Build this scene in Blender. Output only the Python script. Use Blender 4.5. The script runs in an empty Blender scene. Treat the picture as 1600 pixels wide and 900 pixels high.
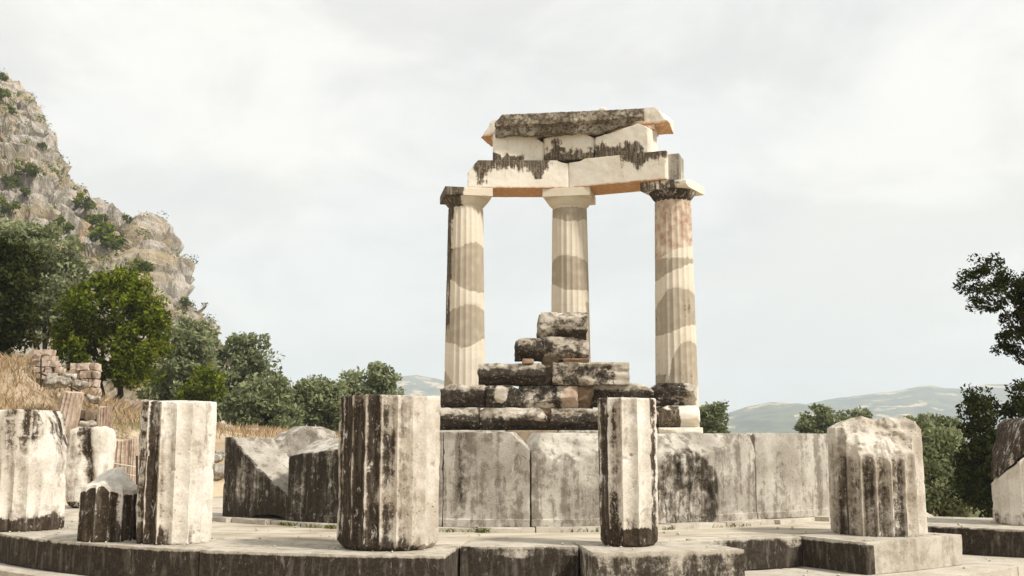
import bpy, math, random
import numpy as np
from mathutils import Vector

# ------------------------------------------------------------------ camera, sky, sun, exposure
S = bpy.context.scene
COL = S.collection
HC, FPX, PITCH = 0.88, 1700.0, math.radians(8.2)
cam = bpy.data.objects.new('camera', bpy.data.cameras.new('camera'))
cam.data.sensor_width = 36.0
cam.data.lens = 36.0 * FPX / 1600.0
cam.data.clip_start, cam.data.clip_end = 0.05, 20000
cam.location = (0, 0, HC)
cam.rotation_euler = (math.pi / 2 + PITCH, 0, 0)
COL.objects.link(cam)
S.camera = cam

SUN_EL, SUN_AZ = math.radians(45), math.radians(121)      # azimuth from +Y (view direction) clockwise: right, a little behind the camera
SUN_DIR = Vector((math.sin(SUN_AZ) * math.cos(SUN_EL), math.cos(SUN_AZ) * math.cos(SUN_EL), math.sin(SUN_EL)))
world = bpy.data.worlds.new('World')
S.world = world
world.use_nodes = True
wn, wl = world.node_tree.nodes, world.node_tree.links
wn.clear()


def N(nt, typ, **kw):
    n = nt.nodes.new(typ)
    for k, v in kw.items():
        if k.startswith('i_'):
            n.inputs[k[2:].replace('_', ' ')].default_value = v
        elif isinstance(k, str):
            setattr(n, k, v)
    return n


def world_sky():
    nt = world.node_tree
    L = nt.links.new
    out = N(nt, 'ShaderNodeOutputWorld')
    bg = N(nt, 'ShaderNodeBackground')
    bg.inputs['Strength'].default_value = 0.1
    sky = N(nt, 'ShaderNodeTexSky', sky_type='NISHITA', sun_disc=False, sun_elevation=SUN_EL, sun_rotation=SUN_AZ,
            altitude=500, air_density=1.0, dust_density=2.0, ozone_density=1.0)
    tc = N(nt, 'ShaderNodeTexCoord')
    mp = N(nt, 'ShaderNodeMapping')
    mp.inputs['Scale'].default_value = (1.0, 1.0, 1.9)
    mp.inputs['Location'].default_value = (3.1, 0.4, 0.2)
    L(tc.outputs['Generated'], mp.inputs['Vector'])
    n1 = N(nt, 'ShaderNodeTexNoise')
    n1.inputs['Scale'].default_value = 3.4
    n1.inputs['Detail'].default_value = 10
    n1.inputs['Roughness'].default_value = 0.52
    n1.inputs['Distortion'].default_value = 0.25
    L(mp.outputs[0], n1.inputs['Vector'])
    r1 = N(nt, 'ShaderNodeMapRange', interpolation_type='SMOOTHSTEP')
    r1.inputs['From Min'].default_value = 0.34
    r1.inputs['From Max'].default_value = 0.56
    r1.inputs['To Min'].default_value = 0.84
    r1.inputs['To Max'].default_value = 1.0
    L(n1.outputs['Fac'], r1.inputs['Value'])
    n2 = N(nt, 'ShaderNodeTexNoise')
    n2.inputs['Scale'].default_value = 5.0
    n2.inputs['Detail'].default_value = 10
    n2.inputs['Roughness'].default_value = 0.56
    n2.inputs['Distortion'].default_value = 0.4
    L(mp.outputs[0], n2.inputs['Vector'])
    r2 = N(nt, 'ShaderNodeMapRange', interpolation_type='SMOOTHSTEP')
    r2.inputs['From Min'].default_value = 0.40
    r2.inputs['From Max'].default_value = 0.60
    L(n2.outputs['Fac'], r2.inputs['Value'])
    cl = N(nt, 'ShaderNodeMix', data_type='RGBA')
    cl.inputs['A'].default_value = (6.50, 6.36, 6.02, 1)
    cl.inputs['B'].default_value = (7.45, 7.30, 6.92, 1)
    L(r2.outputs[0], cl.inputs['Factor'])
    mx = N(nt, 'ShaderNodeMix', data_type='RGBA')
    L(r1.outputs[0], mx.inputs['Factor'])
    L(sky.outputs[0], mx.inputs['A'])
    L(cl.outputs['Result'], mx.inputs['B'])
    L(mx.outputs['Result'], bg.inputs['Color'])
    L(bg.outputs[0], out.inputs['Surface'])


world_sky()
sl = bpy.data.lights.new('sun', 'SUN')
sl.energy, sl.angle, sl.color = 3.6, math.radians(7.0), (1.0, 0.95, 0.875)
sun = bpy.data.objects.new('sun', sl)
sun.rotation_euler = (-SUN_DIR).to_track_quat('-Z', 'Y').to_euler()
COL.objects.link(sun)
S.view_settings.view_transform = 'Standard'
S.view_settings.look = 'None'
S.view_settings.exposure = 0.5
S.view_settings.gamma = 1.0
S.render.engine = 'CYCLES'
S.cycles.max_bounces = 6
S.cycles.diffuse_bounces = 3
S.cycles.volume_bounces = 1
S.cycles.transparent_max_bounces = 6
S.cycles.use_denoising = True

# ------------------------------------------------------------------ helpers: projection, noise, surface nets
CP, SP = math.cos(PITCH), math.sin(PITCH)


def ray(px, py):
    cx, cy = (px - 800) / FPX, (450 - py) / FPX
    return np.array([cx, CP - cy * SP, SP + cy * CP])


def at(px, py, Y):
    d = ray(px, py)
    t = Y / d[1]
    return np.array([d[0] * t, Y, HC + d[2] * t])


def gnd(px, py, z=0.0):
    d = ray(px, py)
    t = (z - HC) / d[2]
    return np.array([d[0] * t, d[1] * t, z])


def project(v):
    x, y, z = v[:, 0], v[:, 1], v[:, 2] - HC
    fwd = y * CP + z * SP
    up = -y * SP + z * CP
    return 800 + FPX * x / fwd, 450 - FPX * up / fwd


def local(px, py, loc, rot, ly):
    """where the line of sight through a pixel meets the plane y = ly of a frame at loc turned by rot about z"""
    d = ray(px, py)
    o = np.array([0, 0, HC]) - np.array(loc)
    c, s = math.cos(-rot), math.sin(-rot)
    R = np.array([[c, -s, 0], [s, c, 0], [0, 0, 1]])
    d, o = R @ d, R @ o
    t = (ly - o[1]) / d[1]
    return o + d * t


_r = np.random.RandomState(11)
PERM = _r.permutation(256)
PERM = np.concatenate([PERM, PERM, PERM])
GR = _r.normal(size=(256, 3))
GR /= np.linalg.norm(GR, axis=1)[:, None]
GR = GR.astype(np.float32)


def perlin(p):
    p = np.asarray(p, dtype=np.float32)
    i = np.floor(p).astype(np.int32)
    f = p - i
    u = f * f * f * (f * (f * 6 - 15) + 10)
    i &= 255
    out = np.zeros(len(p), np.float32)
    for dx in (0, 1):
        a = PERM[i[:, 0] + dx]
        wx = u[:, 0] if dx else 1 - u[:, 0]
        for dy in (0, 1):
            b = PERM[a + i[:, 1] + dy]
            wy = wx * (u[:, 1] if dy else 1 - u[:, 1])
            for dz in (0, 1):
                g = GR[PERM[b + i[:, 2] + dz]]
                v = g[:, 0] * (f[:, 0] - dx) + g[:, 1] * (f[:, 1] - dy) + g[:, 2] * (f[:, 2] - dz)
                out += v * wy * (u[:, 2] if dz else 1 - u[:, 2])
    return out * 1.6


def fbm(p, octaves=3, gain=0.5):
    a, s, out = 1.0, 0.0, 0.0
    q = np.asarray(p, np.float32)
    for _ in range(octaves):
        out = out + a * perlin(q)
        s += a
        a *= gain
        q = q * 2.03 + 17.3
    return out / s


class Ns:
    pass


def noises(p, seed, fr):
    n = Ns()
    o = np.array([seed * 13.7 + 3.3, seed * 7.1 + 9.1, seed * 3.9 + 1.7])
    n.lo = perlin(p * fr[0] + o)
    n.mid = perlin(p * fr[1] + o * 1.3)
    n.hi = perlin(p * fr[2] + o * 1.7)
    n.st = perlin(p * np.array([fr[1] * .22, fr[1] * .5, fr[1] * 1.25]) + o * 1.1)
    return n


ZERO = Ns()
ZERO.lo = ZERO.mid = ZERO.hi = ZERO.st = 0.0


def smax(a, b, k):
    h = np.maximum(k - np.abs(a - b), 0) / k
    return np.maximum(a, b) + h * h * k * 0.25


def surface_net(fn, lo, hi, h, seed, fr, band=0.11):
    lo, hi = np.array(lo, float) - 2 * h, np.array(hi, float) + 2 * h
    n = np.ceil((hi - lo) / h).astype(int) + 1
    ax = [lo[k] + h * np.arange(n[k]) for k in range(3)]
    g = np.stack(np.meshgrid(*ax, indexing='ij'), -1).reshape(-1, 3)
    d = np.asarray(fn(g, ZERO), dtype=np.float64)
    m = np.abs(d) < band
    pm = g[m]
    d[m] = fn(pm, noises(pm, seed, fr))
    d = d.reshape(n)
    s = d < 0
    c = [d[i:n[0] - 1 + i, j:n[1] - 1 + j, k:n[2] - 1 + k] for i in (0, 1) for j in (0, 1) for k in (0, 1)]
    sc = sum((x < 0).astype(np.int8) for x in c)
    act = (sc > 0) & (sc < 8)
    idx = np.argwhere(act)
    cv = np.stack([x[act] for x in c], 1)
    cor = np.array([(i, j, k) for i in (0, 1) for j in (0, 1) for k in (0, 1)], float)
    acc = np.zeros((len(idx), 3))
    cnt = np.zeros(len(idx))
    A = np.zeros((len(idx), 3, 3))
    B = np.zeros((len(idx), 3))
    e_ = h * 0.15
    for a in range(8):
        for b in range(a + 1, 8):
            if np.abs(cor[a] - cor[b]).sum() != 1:
                continue
            va, vb = cv[:, a], cv[:, b]
            x = (va < 0) != (vb < 0)
            t = np.where(x, va / np.where(x, va - vb, 1), 0)
            acc += np.where(x[:, None], cor[a] + t[:, None] * (cor[b] - cor[a]), 0)
            cnt += x
            k = np.nonzero(x)[0]
            pc = cor[a] + t[k, None] * (cor[b] - cor[a])          # crossing, in cell units
            w_ = lo + h * (idx[k] + pc)
            f0 = np.asarray(fn(w_, ZERO))
            gr = np.stack([np.asarray(fn(w_ + np.eye(3)[q] * e_, ZERO)) - f0 for q in range(3)], 1)
            gr /= np.linalg.norm(gr, axis=1)[:, None] + 1e-12
            A[k] += gr[:, :, None] * gr[:, None, :]
            B[k] += gr * (gr * pc).sum(1)[:, None]
    mean = acc / cnt[:, None]
    lam = 0.12
    sol = np.linalg.solve(A + lam * np.eye(3), (B + lam * mean)[..., None])[..., 0]
    V = lo + h * (idx + np.clip(sol, -0.35, 1.35))
    vid = -np.ones(act.shape, np.int64)
    vid[act] = np.arange(len(idx))
    quads = []
    for axis in range(3):
        sl0 = [slice(None)] * 3
        sl1 = [slice(None)] * 3
        sl0[axis], sl1[axis] = slice(0, -1), slice(1, None)
        ch = s[tuple(sl0)] != s[tuple(sl1)]
        e = np.argwhere(ch)
        ins = s[tuple(sl0)][ch]
        b, cc = [(1, 2), (2, 0), (0, 1)][axis]
        ok = (e[:, b] > 0) & (e[:, cc] > 0) & (e[:, b] < n[b] - 1) & (e[:, cc] < n[cc] - 1)
        e, ins = e[ok], ins[ok]

        def cell(db, dc):
            q = e.copy()
            q[:, b] += db
            q[:, cc] += dc
            return vid[q[:, 0], q[:, 1], q[:, 2]]
        q = np.stack([cell(-1, -1), cell(0, -1), cell(0, 0), cell(-1, 0)], 1)
        q[~ins] = q[~ins][:, ::-1]
        quads.append(q)
    return V, np.concatenate(quads)


def mesh_np(name, V, F, mat, smooth=True, attrs=None):
    me = bpy.data.meshes.new(name)
    V = np.ascontiguousarray(V, np.float32)
    F = np.ascontiguousarray(F, np.int32)
    k = F.shape[1]
    me.vertices.add(len(V))
    me.vertices.foreach_set('co', V.ravel())
    me.loops.add(F.size)
    me.loops.foreach_set('vertex_index', F.ravel())
    me.polygons.add(len(F))
    me.polygons.foreach_set('loop_start', np.arange(0, F.size, k, dtype=np.int32))
    me.polygons.foreach_set('loop_total', np.full(len(F), k, np.int32))
    me.polygons.foreach_set('use_smooth', np.full(len(F), smooth, bool))
    for an, av in (attrs or {}).items():
        a = me.attributes.new(an, 'FLOAT', 'POINT')
        a.data.foreach_set('value', np.ascontiguousarray(np.broadcast_to(av, len(V)), np.float32))
    me.update(calc_edges=True)
    me.validate()
    if mat:
        me.materials.append(mat)
    return me


def link(name, data, parent=None, loc=(0, 0, 0), rot=0.0, label=None, cat=None, group=None, kind=None):
    o = bpy.data.objects.new(name, data)
    COL.objects.link(o)
    o.location = [float(v) for v in loc]
    o.rotation_euler = (0, 0, rot)
    if parent:
        o.parent = parent
    for k, v in (('label', label), ('category', cat), ('group', group), ('kind', kind)):
        if v:
            o[k] = v
    return o


_seed = [0]


def stone(name, fn, lo, hi, vox, mat, loc=(0, 0, 0), rot=0.0, crust=None, tone=None, red=None, parent=None, label=None, cat=None,
          group=None, kind=None, fr=(2.6, 8.0, 24.0), seed=None):
    _seed[0] += 1
    sd = _seed[0] if seed is None else seed
    V, F = surface_net(fn, lo, hi, vox, sd, fr)
    n = noises(V, sd, fr)
    at_ = {}
    for key, f in (('crust', crust), ('tone', tone), ('red', red)):
        if f is not None:
            at_[key] = f(V, n)
    me = mesh_np(name, V, F, mat, True, at_)
    me.set_sharp_from_angle(angle=math.radians(38))
    return link(name, me, parent, loc, rot, label, cat, group, kind)


def mesh_py(name, verts, faces, mat, smooth=False):
    me = bpy.data.meshes.new(name)
    me.from_pydata([tuple(map(float, v)) for v in verts], [], faces)
    if smooth:
        me.polygons.foreach_set('use_smooth', [True] * len(me.polygons))
    if mat:
        me.materials.append(mat)
    me.update()
    return me


def sstep(a, b, x):
    t = np.clip((x - a) / (b - a), 0, 1)
    return t * t * (3 - 2 * t)


# ------------------------------------------------------------------ materials
def stone_mat(name, light, mid, brown=(0.16, 0.105, 0.06), black=(0.018, 0.013, 0.009), tonec=(0.33, 0.27, 0.20), redc=(0.30, 0.15, 0.09),
              patina=0.6, p0=0.46, p1=0.62, c0=0.60, c1=0.70, streak=0.14, scale=5.0, bump=0.5, speck=0.5, rough=0.92, spot=0.12):
    m = bpy.data.materials.new(name)
    m.use_nodes = True
    nt = m.node_tree
    nt.nodes.clear()
    L = nt.links.new
    out = N(nt, 'ShaderNodeOutputMaterial')
    bs = N(nt, 'ShaderNodeBsdfPrincipled')
    bs.inputs['Roughness'].default_value = rough
    bs.inputs['Specular IOR Level'].default_value = 0.2
    tc = N(nt, 'ShaderNodeTexCoord')
    oi = N(nt, 'ShaderNodeObjectInfo')
    off = N(nt, 'ShaderNodeVectorMath', operation='SCALE')
    off.inputs[0].default_value = (37.0, 91.0, 53.0)
    L(oi.outputs['Random'], off.inputs['Scale'])
    co = N(nt, 'ShaderNodeVectorMath', operation='ADD')
    L(tc.outputs['Object'], co.inputs[0])
    L(off.outputs[0], co.inputs[1])
    mp = N(nt, 'ShaderNodeMapping')
    mp.inputs['Scale'].default_value = (1, 1, streak)
    L(co.outputs[0], mp.inputs['Vector'])

    mps = N(nt, 'ShaderNodeMapping')
    mps.inputs['Scale'].default_value = (1, 1, 0.35 if streak < 0.5 else 1.0)
    L(co.outputs[0], mps.inputs['Vector'])

    def noise(vec, sc, det=6, ro=0.6, dist=0.0):
        n = N(nt, 'ShaderNodeTexNoise')
        n.inputs['Scale'].default_value = sc
        n.inputs['Detail'].default_value = det
        n.inputs['Roughness'].default_value = ro
        n.inputs['Distortion'].default_value = dist
        L(vec, n.inputs['Vector'])
        return n.outputs['Fac']

    def rng(v, a, b, lo=0.0, hi=1.0):
        r = N(nt, 'ShaderNodeMapRange', interpolation_type='SMOOTHSTEP')
        L(v, r.inputs['Value'])
        for k, x in (('From Min', a), ('From Max', b), ('To Min', lo), ('To Max', hi)):
            r.inputs[k].default_value = x
        return r.outputs[0]

    def math_(op, a, b=None):
        n = N(nt, 'ShaderNodeMath', operation=op)
        for k, x in enumerate((a, b)):
            if x is None:
                continue
            if isinstance(x, (int, float)):
                n.inputs[k].default_value = x
            else:
                L(x, n.inputs[k])
        return n.outputs[0]

    def mix(f, a, b):
        n = N(nt, 'ShaderNodeMix', data_type='RGBA')
        if isinstance(f, float):
            n.inputs['Factor'].default_value = f
        else:
            L(f, n.inputs['Factor'])
        for k, x in (('A', a), ('B', b)):
            if isinstance(x, tuple):
                n.inputs[k].default_value = (*x, 1)
            else:
                L(x, n.inputs[k])
        return n.outputs['Result']

    def attr(nm):
        a = N(nt, 'ShaderNodeAttribute', attribute_name=nm)
        return a.outputs['Fac']

    C, M = co.outputs[0], mp.outputs[0]
    nst = noise(M, scale, 7, 0.62, 0.3)                 # vertical streaks
    nst2 = noise(M, scale * 3.1, 5, 0.6)
    nbig = noise(C, 2.2, 9, 0.6)
    nmed = noise(C, 11.0, 8, 0.68, 0.4)
    nfin = noise(C, 55.0, 5, 0.7)
    nfine2 = noise(C, 24.0, 6, 0.7, 0.6)
    base = mix(rng(nbig, 0.38, 0.62), light, mid)
    base = mix(math_('MULTIPLY', attr('tone'), 0.85), base, tonec)
    base = mix(math_('MINIMUM', math_('MULTIPLY', attr('red'), rng(nmed, 0.3, 0.7, 0.35, 1.0)), 0.92), base, redc)
    cr = attr('crust')
    pat = math_('ADD', math_('MULTIPLY', nst, 0.55), math_('MULTIPLY', nmed, 0.45))
    pat = math_('ADD', pat, math_('MULTIPLY', cr, 0.10))
    base = mix(math_('MULTIPLY', rng(pat, p0, p1), patina), base, brown)
    v = math_('ADD', math_('MULTIPLY', nst, 0.36), math_('MULTIPLY', nmed, 0.28))
    v = math_('ADD', v, math_('MULTIPLY', nst2, 0.18))
    v = math_('ADD', v, math_('MULTIPLY', nfin, 0.13))
    v = math_('ADD', v, math_('MULTIPLY', nfine2, 0.22))
    v = math_('ADD', v, -0.088)
    v = math_('ADD', v, math_('MULTIPLY', oi.outputs['Random'], 0.02))
    v = math_('ADD', v, math_('MULTIPLY', cr, 0.215))
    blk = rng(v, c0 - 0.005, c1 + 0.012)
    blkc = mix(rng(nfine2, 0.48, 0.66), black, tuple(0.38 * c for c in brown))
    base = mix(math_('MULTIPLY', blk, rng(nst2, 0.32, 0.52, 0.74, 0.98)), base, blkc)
    # pale lichen and chipped specks, dark pits
    sp = math_('MULTIPLY', rng(noise(mps.outputs[0], 20.0, 7, 0.68, 0.8), 0.57, 0.64), rng(nmed, 0.44, 0.56))
    base = mix(math_('MULTIPLY', sp, speck), base, tuple(min(1.0, c * 1.02) for c in light))
    vo2 = N(nt, 'ShaderNodeTexVoronoi')
    vo2.inputs['Scale'].default_value = 19.0
    L(C, vo2.inputs['Vector'])
    pit = math_('MULTIPLY', rng(vo2.outputs['Distance'], 0.20, 0.08), rng(nbig, 0.48, 0.6))
    base = mix(math_('MULTIPLY', pit, spot * 4), base, black)
    # fine tonal grain
    base = mix(rng(nfin, 0.35, 0.75, 0.0, 0.30), base, brown)
    L(base, bs.inputs['Base Color'])
    hgt = math_('ADD', math_('MULTIPLY', nmed, 0.5), math_('MULTIPLY', nfin, 0.45))
    hgt = math_('SUBTRACT', hgt, math_('MULTIPLY', pit, 0.5))
    bp = N(nt, 'ShaderNodeBump')
    bp.inputs['Strength'].default_value = bump
    bp.inputs['Distance'].default_value = 0.02
    L(hgt, bp.inputs['Height'])
    L(bp.outputs[0], bs.inputs['Normal'])
    L(bs.outputs[0], out.inputs['Surface'])
    return m


def plain_mat(name, c1, c2, scale=3.0, bump=0.3, rough=0.9, c3=None, stretch=(1, 1, 1), dist=0.05, t=(0.4, 0.6), t3=(0.55, 0.65), space='Object'):
    m = bpy.data.materials.new(name)
    m.use_nodes = True
    nt = m.node_tree
    bs = nt.nodes['Principled BSDF']
    bs.inputs['Roughness'].default_value = rough
    bs.inputs['Specular IOR Level'].default_value = 0.15
    L = nt.links.new
    tc = N(nt, 'ShaderNodeTexCoord')
    mp = N(nt, 'ShaderNodeMapping')
    mp.inputs['Scale'].default_value = stretch
    L(tc.outputs[space], mp.inputs['Vector'])

    def noise(sc, det, ro=0.6):
        n = N(nt, 'ShaderNodeTexNoise')
        n.inputs['Scale'].default_value = sc
        n.inputs['Detail'].default_value = det
        n.inputs['Roughness'].default_value = ro
        L(mp.outputs[0], n.inputs['Vector'])
        return n.outputs['Fac']

    def mix(v, a, b, A, B):
        r = N(nt, 'ShaderNodeMapRange', interpolation_type='SMOOTHSTEP')
        r.inputs['From Min'].default_value, r.inputs['From Max'].default_value = A, B
        L(v, r.inputs['Value'])
        x = N(nt, 'ShaderNodeMix', data_type='RGBA')
        L(r.outputs[0], x.inputs['Factor'])
        for k, c in (('A', a), ('B', b)):
            if isinstance(c, tuple):
                x.inputs[k].default_value = (*c, 1)
            else:
                L(c, x.inputs[k])
        return x.outputs['Result']
    n1 = noise(scale, 9, 0.65)
    col = mix(n1, c1, c2, *t)
    if c3:
        col = mix(noise(scale * 0.45, 8, 0.7), col, c3, *t3)
    L(col, bs.inputs['Base Color'])
    if bump:
        bp = N(nt, 'ShaderNodeBump')
        bp.inputs['Strength'].default_value = bump
        bp.inputs['Distance'].default_value = dist
        L(noise(scale * 6, 6, 0.7), bp.inputs['Height'])
        L(bp.outputs[0], bs.inputs['Normal'])
    return m


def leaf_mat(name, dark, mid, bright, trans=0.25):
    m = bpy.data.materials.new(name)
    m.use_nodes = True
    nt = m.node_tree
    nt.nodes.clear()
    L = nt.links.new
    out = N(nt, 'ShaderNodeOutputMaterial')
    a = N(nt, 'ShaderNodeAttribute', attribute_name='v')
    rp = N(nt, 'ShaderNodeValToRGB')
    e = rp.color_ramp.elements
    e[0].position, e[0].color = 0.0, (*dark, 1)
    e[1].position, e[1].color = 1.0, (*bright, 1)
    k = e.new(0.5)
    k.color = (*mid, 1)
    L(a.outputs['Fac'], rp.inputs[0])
    df = N(nt, 'ShaderNodeBsdfDiffuse')
    tr = N(nt, 'ShaderNodeBsdfTranslucent')
    mx = N(nt, 'ShaderNodeMixShader')
    mx.inputs[0].default_value = trans
    L(rp.outputs[0], df.inputs['Color'])
    L(rp.outputs[0], tr.inputs['Color'])
    L(df.outputs[0], mx.inputs[1])
    L(tr.outputs[0], mx.inputs[2])
    L(mx.outputs[0], out.inputs['Surface'])
    return m


WHITE, CREAM = (0.78, 0.735, 0.655), (0.60, 0.545, 0.46)
M_drum = stone_mat('weathered_marble', WHITE, CREAM, patina=0.60, p0=0.47, p1=0.60, c0=0.575, c1=0.64, streak=0.10, scale=6.0, bump=0.6)
M_drum_dark = stone_mat('dark_marble', (0.68, 0.625, 0.54), (0.48, 0.42, 0.34), brown=(0.155, 0.115, 0.078), patina=0.72, p0=0.42, p1=0.56, c0=0.545, c1=0.63, streak=0.08, scale=7.0, bump=0.7, speck=0.8)
M_ortho = stone_mat('orthostate_limestone', (0.55, 0.51, 0.44), (0.34, 0.305, 0.255), brown=(0.125, 0.10, 0.072), patina=0.72, p0=0.45, p1=0.56, c0=0.585, c1=0.68,
                    streak=0.09, scale=8.0, bump=0.6, speck=0.5)
M_block = stone_mat('dark_wall_stone', (0.60, 0.54, 0.45), (0.36, 0.31, 0.245), brown=(0.13, 0.10, 0.07), patina=0.8, p0=0.44, p1=0.56, c0=0.53, c1=0.60, streak=1.6,
                    scale=4.0, bump=1.0, speck=0.7, redc=(0.42, 0.20, 0.10))
M_entab = stone_mat('pale_architrave_marble', (0.82, 0.765, 0.67), (0.76, 0.69, 0.58), brown=(0.45, 0.33, 0.20), patina=0.35, p0=0.5, p1=0.68, c0=0.60, c1=0.67, streak=0.11,
                    scale=9.0, bump=0.5, speck=0.2, redc=(0.50, 0.235, 0.085))
M_column = stone_mat('restored_column_marble', (0.72, 0.64, 0.52), (0.66, 0.58, 0.46), brown=(0.36, 0.28, 0.19), patina=0.30, p0=0.5, p1=0.70, c0=0.63, c1=0.70, streak=0.08,
                     scale=6.0, bump=0.25, speck=0.1, tonec=(0.315, 0.258, 0.188), redc=(0.34, 0.185, 0.115), spot=0.05)
M_congl = stone_mat('pitted_conglomerate', (0.46, 0.40, 0.31), (0.20, 0.16, 0.115), brown=(0.075, 0.055, 0.035), patina=0.9, p0=0.42, p1=0.54, c0=0.58, c1=0.66, streak=1.0,
                    scale=16.0, bump=1.0, speck=1.0, spot=0.25)
M_edge = stone_mat('platform_stone', (0.56, 0.51, 0.425), (0.45, 0.40, 0.33), brown=(0.16, 0.125, 0.09), patina=0.45, p0=0.48, p1=0.66, c0=0.62, c1=0.72, streak=0.25,
                   scale=5.0, bump=0.35, speck=0.2)
M_mortar = stone_mat('brown_core', (0.32, 0.25, 0.175), (0.17, 0.125, 0.085), brown=(0.14, 0.085, 0.05), patina=0.8, c0=0.66, c1=0.74, streak=1.0, scale=6.0, bump=1.0, speck=0.3,
                     redc=(0.45, 0.22, 0.11))
M_pink = stone_mat('pink_ruin_stone', (0.60, 0.495, 0.40), (0.44, 0.345, 0.265), brown=(0.18, 0.11, 0.07), patina=0.7, c0=0.66, c1=0.76, streak=0.3, scale=4.0, bump=0.6, speck=0.3)
M_grass = leaf_mat('dry_grass', (0.20, 0.14, 0.075), (0.42, 0.305, 0.18), (0.58, 0.45, 0.29), 0.2)
M_weed = leaf_mat('green_weed', (0.05, 0.07, 0.012), (0.12, 0.15, 0.03), (0.24, 0.22, 0.05), 0.3)
M_ground = plain_mat('dry_ground', (0.50, 0.41, 0.29), (0.38, 0.29, 0.19), 0.5, 0.6, 0.95, c3=(0.16, 0.14, 0.06), dist=0.1, t3=(0.56, 0.66))
M_floor = plain_mat('floor_stone', (0.56, 0.505, 0.41), (0.44, 0.385, 0.30), 2.6, 0.5, 0.85, c3=(0.27, 0.225, 0.165), dist=0.02, stretch=(0.6, 1.5, 1), t3=(0.47, 0.66))
M_bark = plain_mat('bark', (0.07, 0.05, 0.035), (0.035, 0.025, 0.018), 5, 0.8, 0.95, stretch=(1, 1, 0.2))
M_iron = plain_mat('rusty_iron', (0.05, 0.035, 0.025), (0.03, 0.02, 0.015), 10, 0.2, 0.7)
M_rope = plain_mat('pale_rope', (0.75, 0.70, 0.60), (0.62, 0.56, 0.46), 30, 0.3, 0.9)
M_olive = leaf_mat('olive_leaves', (0.038, 0.046, 0.013), (0.205, 0.225, 0.105), (0.45, 0.47, 0.28), 0.38)
M_green = leaf_mat('bright_green_leaves', (0.012, 0.019, 0.003), (0.095, 0.125, 0.012), (0.36, 0.38, 0.05), 0.33)
M_darkleaf = leaf_mat('dark_green_leaves', (0.010, 0.014, 0.004), (0.030, 0.038, 0.010), (0.08, 0.085, 0.025), 0.2)
M_scrub = leaf_mat('scrub_leaves', (0.024, 0.034, 0.006), (0.115, 0.14, 0.022), (0.29, 0.30, 0.06), 0.3)

CX, CY = 0.0, 15.9      # centre of the round temple

# ------------------------------------------------------------------ ground, hills, cliff
CTRL = np.array([
    (0, 8.0, -.9), (4, 8.8, -.9), (7, 12, -.95), (8.2, 16, -1.2), (-4.5, 8.6, -.9), (-7.3, 12.0, -.8), (-8.2, 16, -.5), (-6.4, 21, -.05), (0, 24.3, -.4), (6, 22, -.9), (0, 0, -.8), (-8, 2, -.6), (8, 2, -1.2), (0, -30, -.5),
    (-6.4, 23, .8), (-8, 26, 1.2), (-12.5, 28, 3.1), (-10.8, 20, 1.5), (-10.2, 16, .5), (-13, 35, 1.8), (-12.5, 45, 1.2), (-10.6, 50, .8), (-9.5, 33, 1.0), (-11, 38, 1.2), (-7, 60, .8), (0, 60, -.5),
    (10, 60, -4), (15, 25, -3.5), (10, 18, -2.0), (0, 32, -.6), (8, 30, -2.2), (-20, 30, 4.2), (-15, 20, 3.4), (-30, 60, 4.5), (-22, 60, 2.6), (-40, 90, 5.0), (-20, 90, 2.0), (-45, 110, 7),
    (-10.2, 24.5, .15), (-8.7, 23.2, -.05), (-7.5, 21.5, -.45), (-9.4, 22, -.2), (-9.6, 25.7, .3), (-8.6, 25.2, .2), (-10.7, 27.3, 1.9), (-9.2, 27.6, 1.5), (-10.6, 21.6, 1.6), (-11.6, 24.5, 2.2), (-11.3, 23, 2.0), (-15, 40, 1.6), (-17, 50, 1.4), (0, 120, -5), (50, 120, -18),
    (200, 400, -70), (0, 400, -40), (-100, 300, 6), (40, 40, -12), (800, 1500, -90), (-500, 1500, -40), (0, 3500, -60), (-40, 10, 12), (40, 5, -9), (1500, 3500, -60), (-1500, 3500, -60)], float)


def ground_z(X, Y):
    X, Y = np.atleast_1d(np.asarray(X, float)), np.atleast_1d(np.asarray(Y, float))
    d2 = (X[:, None] - CTRL[:, 0]) ** 2 + (Y[:, None] - CTRL[:, 1]) ** 2
    w = 1.0 / (d2 + 0.6) ** 1.6
    z = (w * CTRL[:, 2]).sum(1) / w.sum(1)
    r = np.hypot(X - CX, Y - CY)
    near = 1 - sstep(7.4, 8.3, r)
    z = z * (1 - near) + np.minimum(z, -0.86) * near
    bump = 0.06 * perlin(np.stack([X * .9, Y * .9, X * 0], 1)) * sstep(8.0, 9.5, r)
    return z + bump


def ground_cover():
    nt = M_ground.node_tree
    bs = nt.nodes['Principled BSDF']
    src = bs.inputs['Base Color'].links[0].from_socket
    L = nt.links.new
    at_ = N(nt, 'ShaderNodeAttribute', attribute_name='scrub')
    tc = N(nt, 'ShaderNodeTexCoord')
    n1 = N(nt, 'ShaderNodeTexNoise')
    n1.inputs['Scale'].default_value = 0.16
    n1.inputs['Detail'].default_value = 9
    n1.inputs['Roughness'].default_value = 0.7
    L(tc.outputs['Object'], n1.inputs['Vector'])
    cr = N(nt, 'ShaderNodeValToRGB')
    e = cr.color_ramp.elements
    e[0].position, e[0].color = 0.38, (0.045, 0.055, 0.02, 1)
    e[1].position, e[1].color = 0.66, (0.24, 0.20, 0.10, 1)
    k = e.new(0.5)
    k.color = (0.10, 0.105, 0.042, 1)
    L(n1.outputs['Fac'], cr.inputs[0])
    mx = N(nt, 'ShaderNodeMix', data_type='RGBA')
    L(at_.outputs['Fac'], mx.inputs['Factor'])
    L(src, mx.inputs['A'])
    L(cr.outputs[0], mx.inputs['B'])
    L(mx.outputs['Result'], bs.inputs['Base Color'])


ground_cover()


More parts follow.
